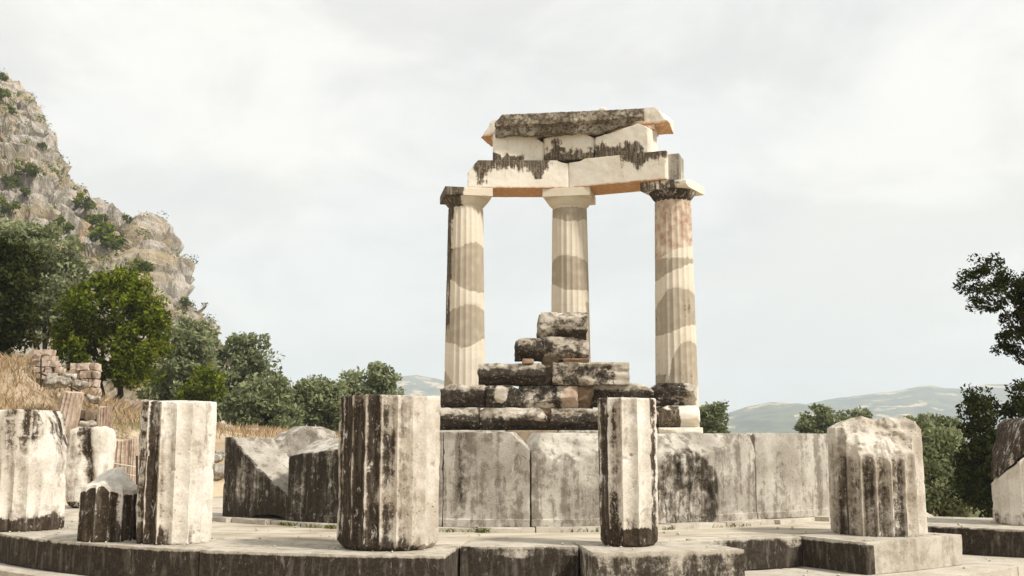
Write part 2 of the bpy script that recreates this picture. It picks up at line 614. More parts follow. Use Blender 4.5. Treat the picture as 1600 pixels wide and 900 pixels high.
def build_ground():
    a = np.linspace(-1, 1, 261)
    ax = np.sign(a) * (np.abs(a) ** 3.6 * 5000 + np.abs(a) * 42)
    b = np.linspace(-0.62, 1, 240)
    by = 16 + np.sign(b) * (np.abs(b) ** 3.6 * 5000 + np.abs(b) * 42)
    X, Y = np.meshgrid(ax, by, indexing='ij')
    Z = ground_z(X.ravel(), Y.ravel())
    V = np.stack([X.ravel(), Y.ravel(), Z], 1)
    n0, n1 = X.shape
    i = np.arange(n0 * n1).reshape(n0, n1)
    F = np.stack([i[:-1, :-1], i[1:, :-1], i[1:, 1:], i[:-1, 1:]], -1).reshape(-1, 4)
    d_ = np.hypot(V[:, 0], V[:, 1] - 16) + 6 * fbm(V * [.12, .12, 0], 2) - 0.5 * np.maximum(-V[:, 0], 0)
    link('ground', mesh_np('ground', V, F, M_ground, True, {'scrub': sstep(11, 30, d_)}), kind='structure', label='dry sandy ground around the round temple')


build_ground()


def hill_mat(name):
    return plain_mat(name, (0.045, 0.06, 0.035), (0.11, 0.115, 0.06), 0.02, 0.0, 1.0, c3=(0.50, 0.39, 0.23), t=(0.42, 0.56), t3=(0.55, 0.59))


def build_hill(name, poly, Y0, Yfoot, label, seed, foot_py=690, rel=7.0):
    pxs = np.linspace(poly[0][0], poly[-1][0], 220)
    pys = np.interp(pxs, [p[0] for p in poly], [p[1] for p in poly])
    pys = pys - 1.2 * fbm(np.stack([pxs * .05, pxs * 0 + seed, pxs * 0], 1), 4)
    rows = []
    for k in np.linspace(-0.6, 1, 70):
        if k < 0:
            P = np.array([at(a, b, Y0) for a, b in zip(pxs, pys)])
            P[:, 1] += -k * 900
            P[:, 2] += k * 160
        else:
            P = np.array([at(a, b + (foot_py + 12 - b) * k, Y0 + (Yfoot - Y0) * k ** 0.8) for a, b in zip(pxs, pys)])
        P[:, 2] += rel * fbm(P * [1 / 170, 1 / 170, 0] + seed, 4) * 3.0 * min(1, max(0, k) * 3.0)
        rows.append(P)
    V = np.concatenate(rows)
    n1 = len(pxs)
    i = np.arange(len(V)).reshape(-1, n1)
    F = np.stack([i[:-1, :-1], i[1:, :-1], i[1:, 1:], i[:-1, 1:]], -1).reshape(-1, 4)
    link(name, mesh_np(name, V, F, M_hill), kind='structure', label=label)


M_hill = hill_mat('hill_scrub_and_fields')
build_hill('hill', [(980, 668), (1060, 660), (1130, 648), (1165, 636), (1205, 628), (1250, 630), (1290, 640), (1400, 655), (1500, 668), (1700, 690)], 2300, 1500,
           'nearer rounded blue hill at right above the wall', 3)
build_hill('hill', [(1150, 660), (1225, 640), (1265, 630), (1300, 623), (1345, 617), (1400, 611), (1430, 604), (1452, 601), (1475, 606), (1505, 607), (1545, 600), (1600, 600), (1680, 590), (1800, 600),
                    (1950, 640)], 3000, 1900, 'long pale hill ridge with tan fields at far right', 5)
build_hill('hill', [(420, 640), (480, 622), (540, 605), (590, 594), (620, 588), (650, 586), (690, 592), (740, 604), (800, 618), (880, 640), (960, 668)], 3000, 2200,
           'hazy blue hill between the olives and the left column', 8)

CLIFF_POLY = [(-420, -330), (-260, -160), (-120, 0), (-40, 80), (0, 112), (18, 124), (34, 132), (48, 146), (62, 172), (72, 196), (88, 220), (98, 250), (112, 282), (135, 300), (152, 310), (176, 330), (196, 350),
              (206, 356), (214, 348), (226, 340), (236, 341), (252, 362), (268, 388), (276, 420), (283, 452), (300, 478), (318, 500), (340, 530), (375, 560), (420, 600), (470, 640)]


def build_cliff():
    nu, nv = 380, 290
    t = np.linspace(0, 1, nu)
    pp = np.array(CLIFF_POLY, float)
    # spend most columns inside the frame
    s = np.concatenate([[0], np.cumsum(np.hypot(*np.diff(pp, axis=0).T) * np.where(pp[1:, 0] < 0, 0.18, 1.0))])
    s /= s[-1]
    px, py = np.interp(t, s, pp[:, 0]), np.interp(t, s, pp[:, 1])
    Yr = 215 - 40 * sstep(-100, 300, px)
    V = []
    for k in np.concatenate([np.linspace(-0.5, 0, 14)[:-1], np.linspace(0, 1, nv)]):
        if k < 0:
            P = np.array([at(a, b, y) for a, b, y in zip(px, py, Yr)])
            P[:, 1] += -k * 90
            P[:, 2] += k * 60
            P[:, 0] += k * 10
        else:
            P = np.array([at(a, b + (672 - b) * k, y + (92 - y) * k ** 0.9) for a, b, y in zip(px, py, Yr)])
        V.append(P)
    V = np.array(V)
    n0, n1 = V.shape[:2]
    du, dv = np.gradient(V, axis=1), np.gradient(V, axis=0)
    nr = np.cross(du, dv)
    nr /= np.linalg.norm(nr, axis=2)[:, :, None] + 1e-9
    nr *= np.where((nr[..., 1] > 0), -1, 1)[..., None]
    P = V.reshape(-1, 3)
    q = P * [1, 1, 0.55]
    big = fbm(q / 17.0, 3)
    rid = 1 - 2 * np.abs(fbm(P * [1, 1, 0.5] / 8.0 + 31, 3))
    med = fbm(P * [1, .8, 0.6] / 3.2 + 7, 3)
    fin = fbm(P / 1.1 + 3, 2)
    cell = np.abs(perlin(P * [1.2, 1, .7] / 5.0 + 77))
    tur = 1 - 2.2 * np.abs(fbm(P * [1, 1, .42] / 2.3 + 13, 3))
    disp = 4.4 * big + 3.4 * rid + 0.9 * med + 0.25 * fin + 1.35 * tur - 2.4 * np.exp(-(cell / 0.07) ** 2)
    ridge = np.repeat(np.clip((np.arange(n0) - 13) / 40.0, 0.10, 1.0), n1)
    fade = np.tile(np.clip((n1 - 1 - np.arange(n1)) / 120.0, 0.03, 1.0) ** 1.3, n0)
    P = P + nr.reshape(-1, 3) * (disp * ridge * fade)[:, None]
    # the crest itself gets a knobbly skyline
    crest = np.exp(-((np.arange(n0) - 13) / 7.0) ** 2).repeat(n1)
    P[:, 2] += crest * (1.6 * med + 0.9 * fin + 1.3 * tur - 0.9)
    i = np.arange(n0 * n1).reshape(n0, n1)
    F = np.stack([i[:-1, :-1], i[1:, :-1], i[1:, 1:], i[:-1, 1:]], -1).reshape(-1, 4)
    m = plain_mat('limestone_cliff', (0.50, 0.45, 0.385), (0.27, 0.235, 0.195), 0.6, 0.6, 0.95, c3=(0.56, 0.37, 0.21), dist=1.2, stretch=(1, 1, 0.4), t=(0.43, 0.57), t3=(0.58, 0.70))
    # slopes facing up carry dry soil and scrub
    nt = m.node_tree
    bs = nt.nodes['Principled BSDF']
    src = bs.inputs['Base Color'].links[0].from_socket
    ge = N(nt, 'ShaderNodeNewGeometry')
    sx = N(nt, 'ShaderNodeSeparateXYZ')
    nt.links.new(ge.outputs['True Normal'], sx.inputs[0])
    r = N(nt, 'ShaderNodeMapRange', interpolation_type='SMOOTHSTEP')
    r.inputs['From Min'].default_value, r.inputs['From Max'].default_value = 0.70, 0.92
    nt.links.new(sx.outputs['Z'], r.inputs['Value'])
    mx = N(nt, 'ShaderNodeMix', data_type='RGBA')
    mx.inputs['B'].default_value = (0.34, 0.25, 0.13, 1)
    nt.links.new(r.outputs[0], mx.inputs['Factor'])
    nt.links.new(src, mx.inputs['A'])
    nt.links.new(mx.outputs['Result'], bs.inputs['Base Color'])
    pxx, pyy = project(P)
    soil = sstep(-.05, .25, fbm(P / [9, 9, 5] + 91, 3) + .22 * sstep(290, 380, pyy) - .12)
    at2 = N(nt, 'ShaderNodeAttribute', attribute_name='soil')
    mx2 = N(nt, 'ShaderNodeMix', data_type='RGBA')
    mx2.inputs['B'].default_value = (0.40, 0.30, 0.155, 1)
    sc_ = N(nt, 'ShaderNodeMath', operation='MULTIPLY')
    sc_.inputs[1].default_value = 0.5
    nt.links.new(at2.outputs['Fac'], sc_.inputs[0])
    nt.links.new(sc_.outputs[0], mx2.inputs['Factor'])
    nt.links.new(mx.outputs['Result'], mx2.inputs['A'])
    nt.links.new(mx2.outputs['Result'], bs.inputs['Base Color'])
    link('cliff', mesh_np('cliff', P, F, m, False, {'soil': soil}), kind='structure', label='grey limestone cliff with orange patches rising at left')
    return P


CLIFF = build_cliff()
CLIFF_PX = project(CLIFF)


# ------------------------------------------------------------------ vegetation
def leaves(name, cen, rad, per, leaf, mat, seed, aspect=0.5, up=0.3, squash=0.8, cull=None):
    rs = np.random.RandomState(seed)
    K = len(cen)
    tone = rs.uniform(0.05, 0.95, K)
    P = np.repeat(cen, per, 0)
    R = np.repeat(rad, per)
    T = np.repeat(tone, per)
    g = rs.normal(size=P.shape)
    g /= np.linalg.norm(g, axis=1)[:, None]
    g *= (rs.uniform(0.25, 1.0, len(P)) ** 0.6)[:, None] * [1, 1, squash]
    pos = P + g * R[:, None]
    u = rs.normal(size=P.shape) + g * 0.8
    u /= np.linalg.norm(u, axis=1)[:, None]
    w = rs.normal(size=P.shape) + np.array([0, 0, up])
    v = np.cross(u, w)
    v /= np.linalg.norm(v, axis=1)[:, None] + 1e-9
    ln = leaf * (0.55 + 1.0 * rs.uniform(0, 1, len(P)) ** 1.6)[:, None]
    a, b = u * ln, v * ln * aspect
    V = np.stack([pos - a, pos - b * 1.0 + a * 0.1, pos + a, pos + b * 1.0 + a * 0.1], 1).reshape(-1, 3)
    F = np.arange(len(V)).reshape(-1, 4)
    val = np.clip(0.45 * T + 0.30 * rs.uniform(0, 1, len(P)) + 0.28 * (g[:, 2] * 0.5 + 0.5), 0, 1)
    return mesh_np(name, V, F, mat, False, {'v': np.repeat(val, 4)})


def tube(paths, mat, name, sides=7):
    Vs, Fs = [], []
    n = 0
    for pts, r0, r1 in paths:
        pts = np.array(pts, float)
        for k, p in enumerate(pts):
            d = pts[min(k + 1, len(pts) - 1)] - pts[max(k - 1, 0)]
            d /= np.linalg.norm(d) + 1e-9
            x = np.cross(d, [0.3, 0.9, 0.1])
            x /= np.linalg.norm(x)
            y = np.cross(d, x)
            r = r0 + (r1 - r0) * k / (len(pts) - 1)
            for s in range(sides):
                t = 2 * math.pi * s / sides
                Vs.append(p + (x * math.cos(t) + y * math.sin(t)) * r)
        for k in range(len(pts) - 1):
            for s in range(sides):
                a, b = n + k * sides + s, n + k * sides + (s + 1) % sides
                Fs.append((a, b, b + sides, a + sides))
        n += len(pts) * sides
    return mesh_np(name, np.array(Vs), np.array(Fs), mat, True)


def crown_clumps(blobs, K, seed, rmin, rmax, shell=0.55):
    rs = np.random.RandomState(seed)
    b = np.array(blobs, float)
    vol = b[:, 3] * b[:, 4] * b[:, 5]
    vol = vol ** (2 / 3)
    pick = rs.choice(len(b), K, p=vol / vol.sum())
    d = rs.normal(size=(K, 3))
    d /= np.linalg.norm(d, axis=1)[:, None]
    d *= (shell + (1 - shell) * rs.uniform(0, 1, K) ** 0.5 + 0.22 * (rs.uniform(0, 1, K) < 0.14))[:, None]
    return b[pick, :3] + d * b[pick, 3:6], rs.uniform(rmin, rmax, K)


def wiggle(a, b, n, amp, rs):
    t = np.linspace(0, 1, n)[:, None]
    p = np.array(a) * (1 - t) + np.array(b) * t
    p[1:-1] += rs.normal(size=(n - 2, 3)) * amp
    return p


def tree(name, base, blobs_px, Y, mat, label, K, per, leaf, seed, clump=(0.3, 0.6), trunk=0.16, stems=1, cat='tree', group=None, depth=0.9, limbs=7, aspect=0.5, shell=0.55):
    """blobs_px: (px, py, rx_px, ry_px[, dY]) read from the photograph, placed at distance Y with real size and depth"""
    sc = Y / FPX
    blobs = []
    for b in blobs_px:
        dY = b[4] if len(b) > 4 else 0.0
        c = at(b[0], b[1], Y + dY)
        rx, rz = b[2] * sc, b[3] * sc
        blobs.append((*c, rx, max(rx, rz) * depth, rz))
    blobs = np.array(blobs)
    base = np.array(base, float)
    blobs[:, :3] -= base
    root = link(name, None, None, base, 0, label, cat, group)
    cen, rad = crown_clumps(blobs, K, seed, clump[0], clump[1], shell)
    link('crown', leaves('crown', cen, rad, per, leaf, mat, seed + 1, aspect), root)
    rs = np.random.RandomState(seed + 5)
    mid = blobs[:, :3].mean(0)
    paths = []
    tops = []
    for k in range(stems):
        o = np.array([(k - (stems - 1) / 2) * trunk * 3.2, 0, -0.2])
        top = mid * np.array([1, 1, 0.9]) + np.array([(k - (stems - 1) / 2) * 0.8, 0, 0])
        paths.append((wiggle(o, top, 7, trunk * 0.5, rs), trunk, trunk * 0.35))
        tops.append((o, top))
    for k in range(limbs):
        o, top = tops[k % stems]
        s = rs.uniform(0.35, 0.85)
        a = o * (1 - s) + top * s
        c = cen[rs.randint(len(cen))]
        paths.append((wiggle(a, c, 5, 0.08, rs), trunk * 0.38, trunk * 0.08))
    link('trunk', tube(paths, M_bark, 'trunk'), root)
    return root


def gz(x, y):
    return float(ground_z(x, y)[0])


def tree_at(px, Y, **kw):
    X = (px - 800) / FPX * Y
    return (X, Y, gz(X, Y))


tree('round_tree', tree_at(172, 35), [(175, 480, 68, 45), (190, 455, 45, 32), (130, 500, 42, 45), (222, 540, 34, 48), (165, 555, 62, 38), (235, 500, 22, 35), (110, 545, 24, 32), (205, 580, 42, 24)], 35, M_green,
     'round bright green tree with two dark trunks on the left bank', 330, 62, 0.075, 21, (0.22, 0.42), 0.13, 2)
tree('dense_tree', tree_at(15, 30), [(5, 430, 48, 55), (20, 470, 36, 60), (10, 510, 38, 38), (-30, 450, 45, 80), (-10, 540, 30, 20)], 30, M_darkleaf,
     'dark green dense tree cut by the left edge of the picture', 300, 60, 0.07, 22, (0.2, 0.38), 0.16, 1)
tree('olive_tree', tree_at(75, 48), [(70, 400, 55, 45), (35, 375, 45, 28), (95, 450, 40, 50), (60, 480, 40, 45), (110, 490, 25, 40)], 48, M_olive,
     'silvery olive tree behind the dark tree below the cliff', 260, 55, 0.11, 23, (0.3, 0.6), 0.16, 1)
tree('olive_tree', tree_at(285, 50), [(272, 555, 38, 58), (295, 600, 44, 52), (258, 620, 32, 42), (305, 535, 32, 34)], 50, M_olive,
     'grey green olive tree just right of the round bright tree', 220, 55, 0.11, 24, (0.3, 0.6), 0.17, 1)
tree('olive_tree', tree_at(365, 58), [(345, 568, 52, 44), (388, 556, 30, 34), (322, 605, 46, 46), (398, 600, 40, 42), (350, 645, 55, 34), (374, 536, 18, 16)], 58, M_olive,
     'tall dark olive tree standing on the skyline behind the leftmost wall slab', 300, 55, 0.12, 25, (0.3, 0.62), 0.2, 2)
tree('leafy_bush', tree_at(320, 44), [(320, 605, 26, 30), (300, 630, 22, 24)], 44, M_green, 'fresh green bush in front of the olives at left', 70, 50, 0.09, 26, (0.25, 0.42), 0.07, 1, 'bush')
tree('olive_tree', tree_at(410, 46), [(405, 636, 48, 38), (428, 615, 26, 26), (378, 650, 34, 30), (442, 655, 20, 30)], 46, M_olive,
     'low silvery olive tree behind the broken wall slabs', 190, 52, 0.10, 27, (0.28, 0.5), 0.14, 1)
tree('olive_tree', tree_at(490, 52), [(485, 630, 40, 34), (505, 610, 28, 20), (470, 662, 48, 28), (522, 638, 30, 36), (455, 636, 22, 28)], 52, M_olive,
     'broad olive tree left of the stout dark drum', 200, 52, 0.11, 28, (0.28, 0.52), 0.15, 1)
tree('olive_tree', tree_at(585, 56), [(592, 590, 26, 20), (558, 602, 32, 22), (602, 616, 26, 26), (550, 640, 38, 38), (580, 640, 34, 38)], 56, M_olive,
     'olive tree rising behind the stout dark drum beside the blue hill', 210, 52, 0.11, 29, (0.28, 0.5), 0.15, 1)
tree('small_tree', tree_at(1113, 60), [(1112, 655, 22, 20), (1120, 640, 12, 9), (1100, 645, 10, 9), (1113, 690, 22, 25)], 60, M_olive, 'small grey green tree just right of the rubble wall', 110, 50, 0.10, 30,
     (0.25, 0.45), 0.12, 1)
tree('small_tree', tree_at(1277, 58), [(1275, 650, 18, 15), (1290, 665, 20, 14), (1262, 668, 14, 12), (1280, 700, 28, 30)], 58, M_olive,
     'dark tufted tree above the right end of the slab wall', 120, 50, 0.10, 31, (0.22, 0.4), 0.12, 1)
tree('small_tree', tree_at(1335, 66), [(1325, 655, 15, 12), (1345, 652, 13, 12), (1335, 690, 30, 30)], 66, M_olive, 'pale small tree peeping over the broken drum on its plinth', 100, 48, 0.11, 32,
     (0.25, 0.42), 0.12, 1)
tree('olive_tree', tree_at(1465, 33), [(1462, 725, 36, 48), (1450, 765, 30, 40), (1490, 760, 32, 45), (1440, 700, 16, 26), (1475, 690, 24, 22), (1430, 740, 14, 30)], 33, M_olive,
     'pale green olive tree right of the broken drum', 260, 55, 0.08, 33, (0.2, 0.38), 0.13, 1)
tree('olive_tree', tree_at(1460, 44), [(1430, 670, 26, 18), (1465, 665, 30, 15), (1495, 675, 20, 18), (1450, 700, 40, 26)], 44, M_olive,
     'farther olive treetop behind the pale olive at right', 140, 52, 0.09, 34, (0.2, 0.4), 0.13, 1)
tree('oak_tree', tree_at(1560, 26), [(1535, 645, 32, 22), (1530, 690, 26, 32), (1560, 720, 38, 40), (1550, 770, 45, 36), (1545, 740, 50, 50), (1525, 622, 18, 12), (1600, 720, 40, 60), (1590, 640, 22, 14), (1598, 615, 16, 16)],
     26, M_darkleaf, 'very dark tree behind the right edge of the platform', 380, 55, 0.055, 35, (0.14, 0.28), 0.14, 1)
tree('oak_tree', tree_at(1880, 17), [(1545, 428, 30, 22), (1512, 440, 14, 16), (1565, 405, 16, 14), (1520, 412, 10, 8), (1585, 450, 30, 26), (1552, 465, 36, 22), (1522, 472, 12, 10), (1592, 500, 30, 24), (1585, 535, 26, 20), (1572, 548, 14, 9),
                                     (1598, 560, 10, 12), (1612, 470, 30, 46), (1640, 470, 45, 60), (1690, 440, 60, 90), (1760, 420, 90, 120), (1700, 560, 60, 50)], 17, M_darkleaf,
     'overhanging dark branches entering at the right edge', 1150, 46, 0.026, 36, (0.06, 0.14), 0.10, 1, depth=0.7, limbs=30)


def shrub_on_cliff(px, py, wpx, label, seed, mat=M_scrub):
    d2 = (CLIFF_PX[0] - px) ** 2 + (CLIFF_PX[1] - py) ** 2
    k = int(np.argmin(d2))
    nb = np.nonzero(d2 < max(d2[k] + 1, 30))[0]
    b = CLIFF[nb[np.argmin(CLIFF[nb, 1])]].copy()                 # the ledge that faces the valley
    b[1] -= 0.25 * wpx / FPX * b[1]
    r = wpx / FPX * b[1] * 0.5
    blobs = np.array([(0, -.2 * r, r * .45, r, r * .8, r * .65), (r * .5, 0, r * .2, r * .6, r * .6, r * .5), (-r * .45, 0, r * .8, r * .5, r * .5, r * .5)])
    cen, rad = crown_clumps(blobs, 26, seed, r * .25, r * .45)
    root = link('shrub', None, None, b, 0, label, 'shrub', 'shrubs growing on the cliff')
    link('foliage', leaves('foliage', cen, rad, 26, r * 0.16, mat, seed), root)
    link('stem', tube([((( 0, 0.3, -.5), (0, 0, r * .3), (.1, -.1, r * .7)), r * .07, r * .03)], M_bark, 'stem'), root)


for i, (px, py, w, lab) in enumerate([
        (8, 120, 16, 'small shrub on the very top of the cliff at the left edge'), (8, 155, 26, 'dark shrub on a cliff ledge below the top'), (22, 172, 16, 'low shrub beside the dark upper ledge shrub'),
        (47, 272, 32, 'large dark shrub halfway down the cliff face'), (16, 285, 26, 'dark round shrub left of the large cliff shrub'), (38, 302, 18, 'little shrub under the large cliff shrub'),
        (14, 325, 34, 'broad green shrub low at the left of the cliff'), (195, 348, 16, 'shrub in the notch left of the rock pinnacle'), (172, 378, 46, 'bright broad shrub on the slope left of the pinnacle'),
        (158, 352, 34, 'green shrub patch on the upper slope of the notch'), (130, 322, 30, 'green shrub under the cliff shoulder'), (100, 360, 34, 'green shrub on the tan slope beside grey rock'),
        (155, 435, 18, 'small dark shrub above the round tree'), (225, 422, 32, 'green shrub at the foot of the pinnacle'), (252, 420, 18, 'shrub on the pinnacle edge'),
        (296, 474, 18, 'dark shrub on the lower right cliff edge'), (318, 506, 16, 'shrub on the lowest cliff spur'), (334, 522, 16, 'last shrub at the right foot of the cliff'),
        (70, 232, 14, 'tiny shrub in the orange cleft of the cliff'), (118, 385, 26, 'green clump low on the tan slope')]):
    shrub_on_cliff(px, py, w, lab, 300 + i, M_green if i in (8, 9, 10, 11, 13) else M_scrub)


def scrub_stuff():
    rs = np.random.RandomState(5)
    m = (CLIFF_PX[0] > -60) & (CLIFF_PX[0] < 345) & (CLIFF_PX[1] < 600)
    pts = CLIFF[m]
    nz = fbm(pts / [9, 9, 5] + 91, 3)
    pts = pts[(nz > 0.02)]
    low = project(pts)[1] > 330 + 0.15 * project(pts)[0]
    pts = np.concatenate([pts[~low][rs.choice((~low).sum(), 230, replace=False)], pts[low][rs.choice(low.sum(), 700, replace=False)]])
    pts = pts + [0.1, -0.9, 0.25]
    link('cliff_scrub', leaves('cliff_scrub', pts, rs.uniform(.3, 1.3, len(pts)), 36, 0.15, M_scrub, 77), kind='stuff', label='low green scrub scattered over the cliff')


scrub_stuff()


def blades(name, pts, h, mat, seed, width=0.012, lean=0.35, label=None):
    rs = np.random.RandomState(seed)
    n = len(pts)
    hh = h * rs.uniform(0.4, 1.2, n)[:, None]
    a = rs.uniform(0, 2 * math.pi, n)
    side = np.stack([np.cos(a), np.sin(a), np.zeros(n)], 1) * width
    ln = rs.normal(size=(n, 3)) * lean
    ln[:, 2] = 1
    tip = pts + ln * hh
    mid = pts + (ln * [0.35, 0.35, 0.6]) * hh
    V = np.stack([pts - side, pts + side, mid + side * .7, tip, mid - side * .7], 1).reshape(-1, 3)
    F = np.arange(len(V)).reshape(-1, 5)
    val = np.repeat(rs.uniform(0.1, 1, n), 5)
    link(name, mesh_np(name, V, F, mat, False, {'v': val}), kind='stuff', label=label)


def dry_grass():
    rs = np.random.RandomState(9)
    X = np.concatenate([rs.uniform(-17, -9.3, 21000), rs.uniform(-14, -5, 9000)])
    Y = np.concatenate([rs.uniform(17, 33, 21000), rs.uniform(26, 50, 9000)])
    k = fbm(np.stack([X * .35, Y * .35, X * 0], 1), 2) > -0.25
    k &= np.hypot(X - CX, Y - CY) > 9.4
    X, Y = X[k], Y[k]
    P = np.stack([X, Y, ground_z(X, Y)], 1)
    blades('dry_grass', P, 0.33, M_grass, 10, 0.011, 0.5, 'straw coloured dry grass on the left bank')


dry_grass()

# ------------------------------------------------------------------ the round platform
floor_root = None


def build_floor():
    nth, nr = 240, 26
    th = np.linspace(0, 2 * math.pi, nth, endpoint=False)
    deg = np.degrees(th)
    deg = np.where(deg > 180, deg - 360, deg)       # 0 = towards the camera, + = right
    Ro = np.interp(deg, [-180, -8, -4, 9, 13, 30, 46, 50, 75, 110, 150, 180], [6.05, 6.02, 5.7, 5.7, 5.6, 5.6, 5.75, 5.75, 5.62, 5.7, 6.05, 6.05])
    V = []
    for k in range(nr + 1):
        r = Ro * (k / nr) ** 0.8
        x, y = CX + r * np.sin(th), CY - r * np.cos(th)
        z = -0.006 + 0.004 * perlin(np.stack([x * 1.3, y * 1.3, x * 0], 1))
        V.append(np.stack([x, y, z], 1))
    for zz in (-0.10, -0.27):
        r = Ro + (0.012 if zz < -.2 else 0.0) * np.sin(th * 40)
        V.append(np.stack([CX + r * np.sin(th), CY - r * np.cos(th), np.full(nth, zz)], 1))
    V = np.concatenate(V)
    n0 = nr + 3
    i = np.arange(n0 * nth).reshape(n0, nth)
    j = np.roll(i, -1, axis=1)
    F = np.stack([i[:-1], i[1:], j[1:], j[:-1]], -1).reshape(-1, 4)
    return link('temple_floor', mesh_np('temple_floor', V, F, M_floor), kind='structure', label='worn pale stone floor of the round temple')


floor_root = build_floor()


def ring_block(a0, a1, r0, r1, z0, z1, name, parent, mat=M_edge, vox=0.028, chip=0.02, crust=None, gap=0.004, cx=CX, **kw):
    """a block of the ring between two bearings (degrees, 0 towards the camera, + right)"""
    am = math.radians((a0 + a1) / 2)
    half = math.radians(a1 - a0) / 2
    rm = (r0 + r1) / 2
    cxl, cyl = cx + rm * math.sin(am), CY - rm * math.cos(am)

    def fn(p, n):
        x, y, z = p[:, 0], p[:, 1] - rm, p[:, 2]         # local frame: the temple centre is at (0, +rm)
        r = np.hypot(x, y)
        ang = np.arctan2(x, -y)
        side = (np.abs(ang) - half) * r + gap
        d = smax(r - r1 + 0.006 * n.lo + 0.003 * n.mid, r0 - r, 0.005)
        d = smax(d, side + 0.003 * n.mid, 0.006)
        d = smax(d, z - (z1 - z0) + 0.003 * n.lo + 0.10 * np.maximum(n.mid * 0.5 + n.lo * 0.5 - 0.42, 0) * sstep(r1 - 0.15, r1, r), 0.009)
        return np.maximum(d, -z)
    w = r1 * math.sin(half) + 0.02
    lo = (-w, -(r1 - rm) - 0.02, 0)
    hi = (w, rm - r0 * math.cos(half) + 0.02, z1 - z0)
    return stone(name, fn, lo, hi, vox, mat, (cxl, cyl, z0), am, crust=crust, parent=parent, **kw)


def front_crust(amount, zt, r1_off):
    # the black crust sits on the outer face of a block, not on the trodden top
    def f(V, n):
        return amount * sstep(zt - 0.005, zt - 0.05, V[:, 2]) + 0.25 * n.lo
    return f


M_edge_dark = stone_mat('platform_edge_stone', (0.54, 0.49, 0.41), (0.44, 0.395, 0.32), brown=(0.13, 0.10, 0.07), patina=0.5, p0=0.46, p1=0.62, c0=0.60, c1=0.70, streak=0.22, scale=6.0, bump=0.4, speck=0.3)
for a0, a1 in [(-22.3, -4.4), (-40, -22.3), (-58, -40), (-76, -58), (-94, -76)]:
    ring_block(a0, a1, 5.95, 6.98, -0.28, 0.0, 'edge_block', floor_root, M_edge_dark, 0.018 if a0 > -50 else 0.05, crust=front_crust(1.75, 0.28, 1))
ring_block(5.6, 17.0, 5.80, 6.75, -0.28, 0.002, 'edge_block', floor_root, M_edge_dark, 0.016, crust=front_crust(0.75, 0.28, 1))
ring_block(29.0, 42.2, 5.68, 6.62, -0.285, 0.002, 'edge_block', floor_root, M_edge_dark, 0.016,
           crust=lambda V, n: np.where(V[:, 0] < -0.66, 1.5, 0.12) * sstep(0.28, 0.24, V[:, 2]) + 0.2 * n.lo)  # crust, plus painted shade on the left end face
ring_block(51.2, 68, 5.60, 6.95, -0.285, 0.0, 'edge_block', floor_root, M_edge_dark, 0.024, crust=lambda V, n: 1.3 * sstep(0.28, 0.25, V[:, 2]) + 0.25 * n.lo)
for a0, a1, r1 in [(-4.3, 5.5, 6.13), (17.1, 28.9, 5.82), (42.3, 51.1, 5.8)]:
    ring_block(a0, a1, 5.55, r1, -0.285, -0.002, 'backing_stone', floor_root, M_edge_dark, 0.02,
               crust=lambda V, n: (.9 * sstep(.20, .17, V[:, 2] + .02 * n.mid) + .75 + .8 * n.lo) * sstep(.285, .27, V[:, 2]))
for a0, a1 in [(142, 160), (160, 178), (178, 196), (196, 214)]:
    ring_block(a0, a1, 5.95, 6.95, -0.28, 0.0, 'edge_block', floor_root, M_edge_dark, 0.05)
step_root = None
for lvl, (z0, z1, Rr, vox, rng_) in enumerate([(-0.57, -0.288, 7.14, 0.04, range(-81, 82, 18)), (-0.92, -0.578, 7.55, 0.09, range(-81, 82, 18))]):
    step_root = link('step', None, kind='structure', label=['upper step ring below the temple floor', 'lowest step ring at ground level'][lvl])
    for a in rng_:
        ring_block(a + 4 * lvl, a + 18 + 4 * lvl, 5.9 if lvl == 0 else 6.8, Rr, z0, z1, 'step_block', step_root, M_edge, vox, cx=-0.13)

# low base course under the slab wall
base_root = link('wall_base', None, kind='structure', label='thin worn base course under the slab wall')
_fp = np.array([gnd(x, y, 0.045) for x, y in [(343, 807), (446, 813), (560, 820), (691, 823), (828, 824), (987, 821), (1194, 812), (1318, 804)]])
_fa, _fr = np.degrees(np.arctan2(_fp[:, 0] - CX, CY - _fp[:, 1])), np.hypot(_fp[:, 0] - CX, _fp[:, 1] - CY)


def foot_r(deg):
    return float(np.interp(deg, _fa, _fr))


BA = [-66, -57, -46.5, -38, -30.5, -21, -12, -4.5, 3, 13, 22, 31, 41, 51, 60, 69]
for k in range(len(BA) - 1):
    am_ = (BA[k] + BA[k + 1]) / 2
    r1 = foot_r(am_) + .055 + .014 * (k % 3)
    ring_block(BA[k], BA[k + 1], r1 - .62, r1, -0.02, 0.042 + 0.004 * ((k * 7) % 3), 'base_stone', base_root, M_edge, 0.026, gap=0.005)


# ------------------------------------------------------------------ fluted drums in front
def flute_fn(R, H, NF=20, dep=0.055, ph=0.0, taper=0.0, fl=None, wear=1.0, edge=0.02):
    def fn(p, n):
        x, y, z = p[:, 0], p[:, 1], p[:, 2]
        r = np.hypot(x, y)
        u = (np.arctan2(y, x) + ph) * NF / (2 * math.pi)
        u = u - np.floor(u)
        arc = 1 - (2 * u - 1) ** 2
        Rz = R * (1 - taper * z / H)
        msk = 1.0 if fl is None else fl(z)
        ar = 1 - arc
        rad = Rz - dep * Rz * arc * msk - wear * (0.006 * n.lo + 0.004 * n.mid + 0.002 * n.hi) - wear * 0.06 * np.maximum(n.mid * 0.7 + n.hi * 0.3 - 0.33, 0) * ar
        return smax(r - rad, np.abs(z - H / 2) - H / 2 + wear * 0.006 * n.lo, edge)
    return fn


